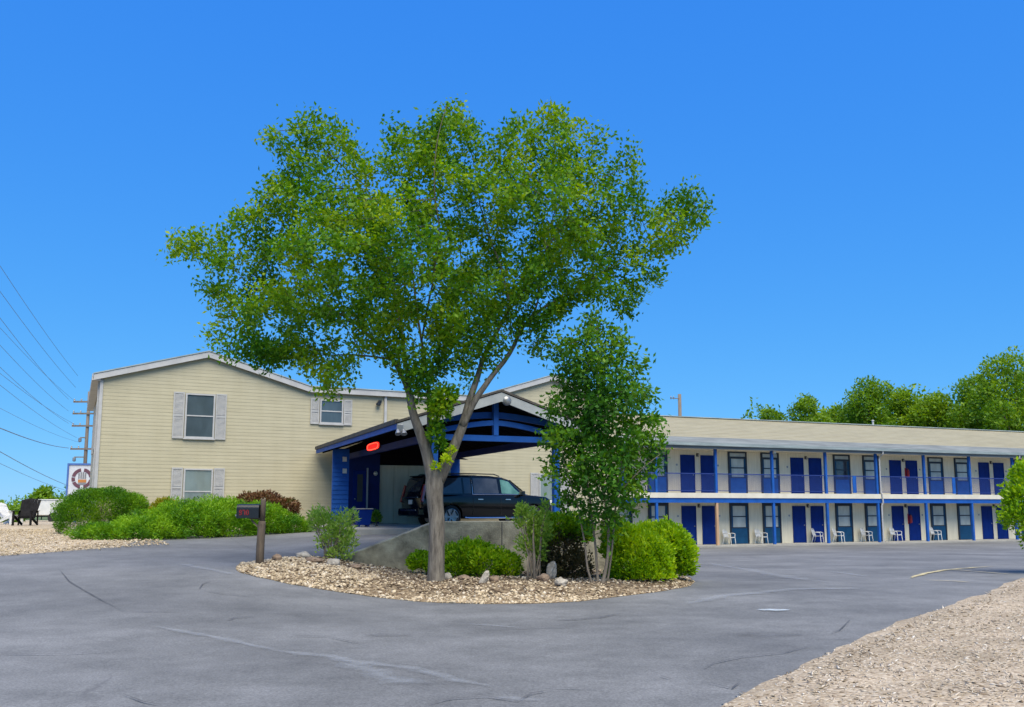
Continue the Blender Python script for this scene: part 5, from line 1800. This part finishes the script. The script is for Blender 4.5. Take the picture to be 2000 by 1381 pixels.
def scatter(name, X, Y, Z, size, mat, shape, flat=.6, long=1.0, label=None, cat=None):
    BV, BF = shape
    n, k = len(X), len(BV)
    s = size * np.clip(RNG.lognormal(0, .38, n), .3, 1.9)
    a = RNG.uniform(0, 6.28, n)
    base = np.repeat(BV[None], n, 0) * (1 + RNG.normal(0, .16, (n, k, 1)))
    base[:, :, 0] *= (s * long * RNG.uniform(.8, 1.3, n))[:, None]
    base[:, :, 1] *= (s * RNG.uniform(.6, 1.0, n))[:, None]
    base[:, :, 2] *= (s * flat * RNG.uniform(.6, 1.1, n))[:, None]
    tl = RNG.normal(0, .3, (n, 2))
    base[:, :, 2] += base[:, :, 0] * tl[:, :1] + base[:, :, 1] * tl[:, 1:]
    c, q = np.cos(a)[:, None], np.sin(a)[:, None]
    Vx = base[:, :, 0] * c - base[:, :, 1] * q + X[:, None]
    Vy = base[:, :, 0] * q + base[:, :, 1] * c + Y[:, None]
    Vz = base[:, :, 2] + Z[:, None] + (s * flat * .35)[:, None]
    V = np.stack([Vx, Vy, Vz], 2).reshape(-1, 3)
    Q = (BF[None] + (np.arange(n) * k)[:, None, None]).reshape(-1, 3)
    t = np.repeat(RNG.uniform(0, 1, n), k)
    o = np_mesh(name, V, Q, mat, None, t)
    return tag(o, label, cat, kind='stuff')


def rand_in(poly, n, edge=0.0):
    xs_, ys_ = [p[0] for p in poly], [p[1] for p in poly]
    X, Y = np.zeros(0), np.zeros(0)
    while len(X) < n:
        x = RNG.uniform(min(xs_), max(xs_), 4 * n); y = RNG.uniform(min(ys_), max(ys_), 4 * n)
        k = inside(poly, x, y)
        X = np.append(X, x[k]); Y = np.append(Y, y[k])
    return X[:n], Y[:n]


X, Y = rand_in(ISL, 22000)
e = edge_dist(ISL, X, Y)
front = Y < np.interp(X, [-6, -3, 0, 4], [19.5, 18.2, 17.6, 19.6])
mid = (Y > 15.55 + .10 * np.abs(X + .5)) & (X > -2.6)
k = np.where(mid, RNG.uniform(size=len(X)) < .20, front | (RNG.uniform(size=len(X)) < .30))
X, Y = X[k], Y[k]
scatter('river_pebbles', X, Y, isl_z(X, Y), .024, M['stones'], (IV, IF), .62, 1.0, 'loose tan and white stones covering the island', 'pebbles')
X, Y = rand_in(ISL, 9000)
k = (Y > 15.5) & (RNG.uniform(size=len(X)) < .8)
X, Y = X[k], Y[k]
scatter('leaf_litter', X, Y, isl_z(X, Y) + .004, .020, M['litter'], (OV, OF), .25, 2.0, 'brown dead leaves and twigs under the shrubs', 'leaf litter')
X, Y = rand_in(BNK, 150000)
d0 = np.hypot(X, Y)
k = (RNG.uniform(size=len(X)) < np.clip(11.0 / d0, .12, 1) ** 1.6) & (X / np.maximum(Y, .1) < .72)
X, Y = X[k], Y[k]
scatter('straw_chips', X, Y, bank_z(X, Y), .0105, M['chips'], (OV, OF), .35, 2.4, 'pale straw and wood chips strewn over the bank', 'mulch')
k0 = [gp(-150, 1100), gp(0, 1089), gp(120, 1080), gp(235, 1072), gp(330, 1066), gp(300, 1050), gp(120, 1036), gp(-100, 1036)]
X, Y = rand_in(k0, 6500)
scatter('yard_pebbles', X, Y, HA(X, Y) + .065, .022, M['stones'], (OV, OF), .6, 1.2, 'small tan pebbles of the left gravel yard', 'pebbles')


def rock(px, py, rx, rz, label, mat='rock', seed=1, name='rock', flat=.8, upright=0.0, Y=None):
    g = ground_at(px, py)
    if Y: g = at(px, py, Y)
    z = float(isl_z(np.array([g.x]), np.array([g.y]))[0])
    s = g.y / 1766
    bm = bmesh.new(); bmesh.ops.create_icosphere(bm, subdivisions=3, radius=1.0)
    for v in bm.verts:
        n1 = noise.noise(v.co * 1.1 + Vector((seed * 3.1, 0, 0))); n2 = noise.noise(v.co * 3.2 + Vector((0, seed * 2.3, 0)))
        v.co *= 1 + .38 * n1 + .14 * n2
        c = v.co
        v.co = Vector((c.x * rx * s, c.y * rx * s * flat, c.z * rz * s))
        v.co.x += upright * v.co.z
    me = bpy.data.meshes.new(name); bm.to_mesh(me); bm.free()
    me.materials.append(M[mat])
    o = bpy.data.objects.new(name, me); COL.objects.link(o)
    o.location = (g.x, g.y, z + rz * s * .62)
    return tag(o, label, 'rock', 'larger rocks on the island')
rock(592, 1101, 14, 7, 'flat pale rock right of the mailbox post', seed=1)
rock(612, 1112, 16, 6, 'low brown rock below the twiggy shrub', 'rock_brown', seed=2)
rock(651, 1116, 13, 8, 'whitish rock at the low end of the retaining wall', seed=3)
rock(694, 1124, 12, 5, 'small grey slab at the foot of the retaining wall', 'rock_brown', seed=4)
rock(540, 1108, 9, 8, 'small tan rock nearest the mailbox post', 'rock_brown', seed=5)
rock(946, 1152, 8, 14, 'upright pale rock right of the big trunk', seed=6, upright=.35)
rock(965, 1150, 10, 8, 'brown rock leaning against the upright pale one', 'rock_brown', seed=7)
rock(1076, 1144, 10, 20, 'tall light grey rock in front of the dry shrub', seed=8, upright=.15)
rock(1096, 1158, 12, 10, 'blocky white rock at the feet of the tall grey one', seed=9)
rock(1060, 1152, 12, 9, 'dark brown rock left of the tall grey one', 'rock_brown', seed=10)
rock(874, 1146, 9, 8, 'grey rock against the base of the big trunk', seed=11)
rock(905, 1148, 12, 5, 'low brown rock between trunk and upright pale rock', 'rock_brown', seed=12)

# ------------------------------------------------------------------ light, sky, camera
SUN = Vector((.14, -.47, .87)).normalized()
el = math.asin(SUN.z); az = math.atan2(SUN.x, SUN.y)
w = bpy.data.worlds.new('World'); scene.world = w
w.use_nodes = True
nt = w.node_tree
bg = nt.nodes['Background']
sky = nt.nodes.new('ShaderNodeTexSky')
sky.sky_type = 'NISHITA'; sky.sun_disc = False
sky.sun_elevation = R(58); sky.sun_rotation = az
sky.altitude = 1500; sky.air_density = 1.0; sky.dust_density = .05; sky.ozone_density = 3.0
# deep saturated clear-day blue: per-channel response of the sky's own radiance
sepc = nt.nodes.new('ShaderNodeSeparateColor'); hs = nt.nodes.new('ShaderNodeCombineColor')
nt.links.new(sky.outputs[0], sepc.inputs[0])
for ch, (gain, pre, power) in enumerate(((2.914, .0679, .857), (3.288, .1493, .5), (5.39, .2545, .15))):
    a = N(nt, 'ShaderNodeMath', operation='MULTIPLY', i_1=pre); b_ = N(nt, 'ShaderNodeMath', operation='POWER', i_1=power); c_ = N(nt, 'ShaderNodeMath', operation='MULTIPLY', i_1=gain)
    nt.links.new(sepc.outputs[ch], a.inputs[0]); nt.links.new(a.outputs[0], b_.inputs[0]); nt.links.new(b_.outputs[0], c_.inputs[0]); nt.links.new(c_.outputs[0], hs.inputs[ch])
nt.links.new(hs.outputs[0], bg.inputs[0])
bg.inputs[1].default_value = .12
s = bpy.data.lights.new('Sun', 'SUN'); s.energy = 4.6; s.angle = R(55); s.color = (1.0, .91, .72)
so_ = bpy.data.objects.new('Sun', s); COL.objects.link(so_)
so_.rotation_euler = (-SUN).to_track_quat('-Z', 'Y').to_euler()
so_.location = (0, 0, 40)

cam = bpy.data.cameras.new('Camera')
cam.sensor_width = 36; cam.lens = F / 2000 * 36
cam.shift_y = (CY - 690.5) / 2000
cam.clip_end = 8000; cam.clip_start = .1
co = bpy.data.objects.new('Camera', cam); COL.objects.link(co)
co.location = (0, 0, EYE); co.rotation_euler = (R(90) + PITCH, 0, 0)
scene.camera = co
scene.view_settings.view_transform = 'Standard'
scene.view_settings.look = 'None'
scene.view_settings.exposure = .5
scene.view_settings.gamma = 1.0
scene.render.resolution_x, scene.render.resolution_y = 1024, 707
scene.cycles.max_bounces = 10
scene.cycles.diffuse_bounces = 6
scene.cycles.transparent_max_bounces = 6
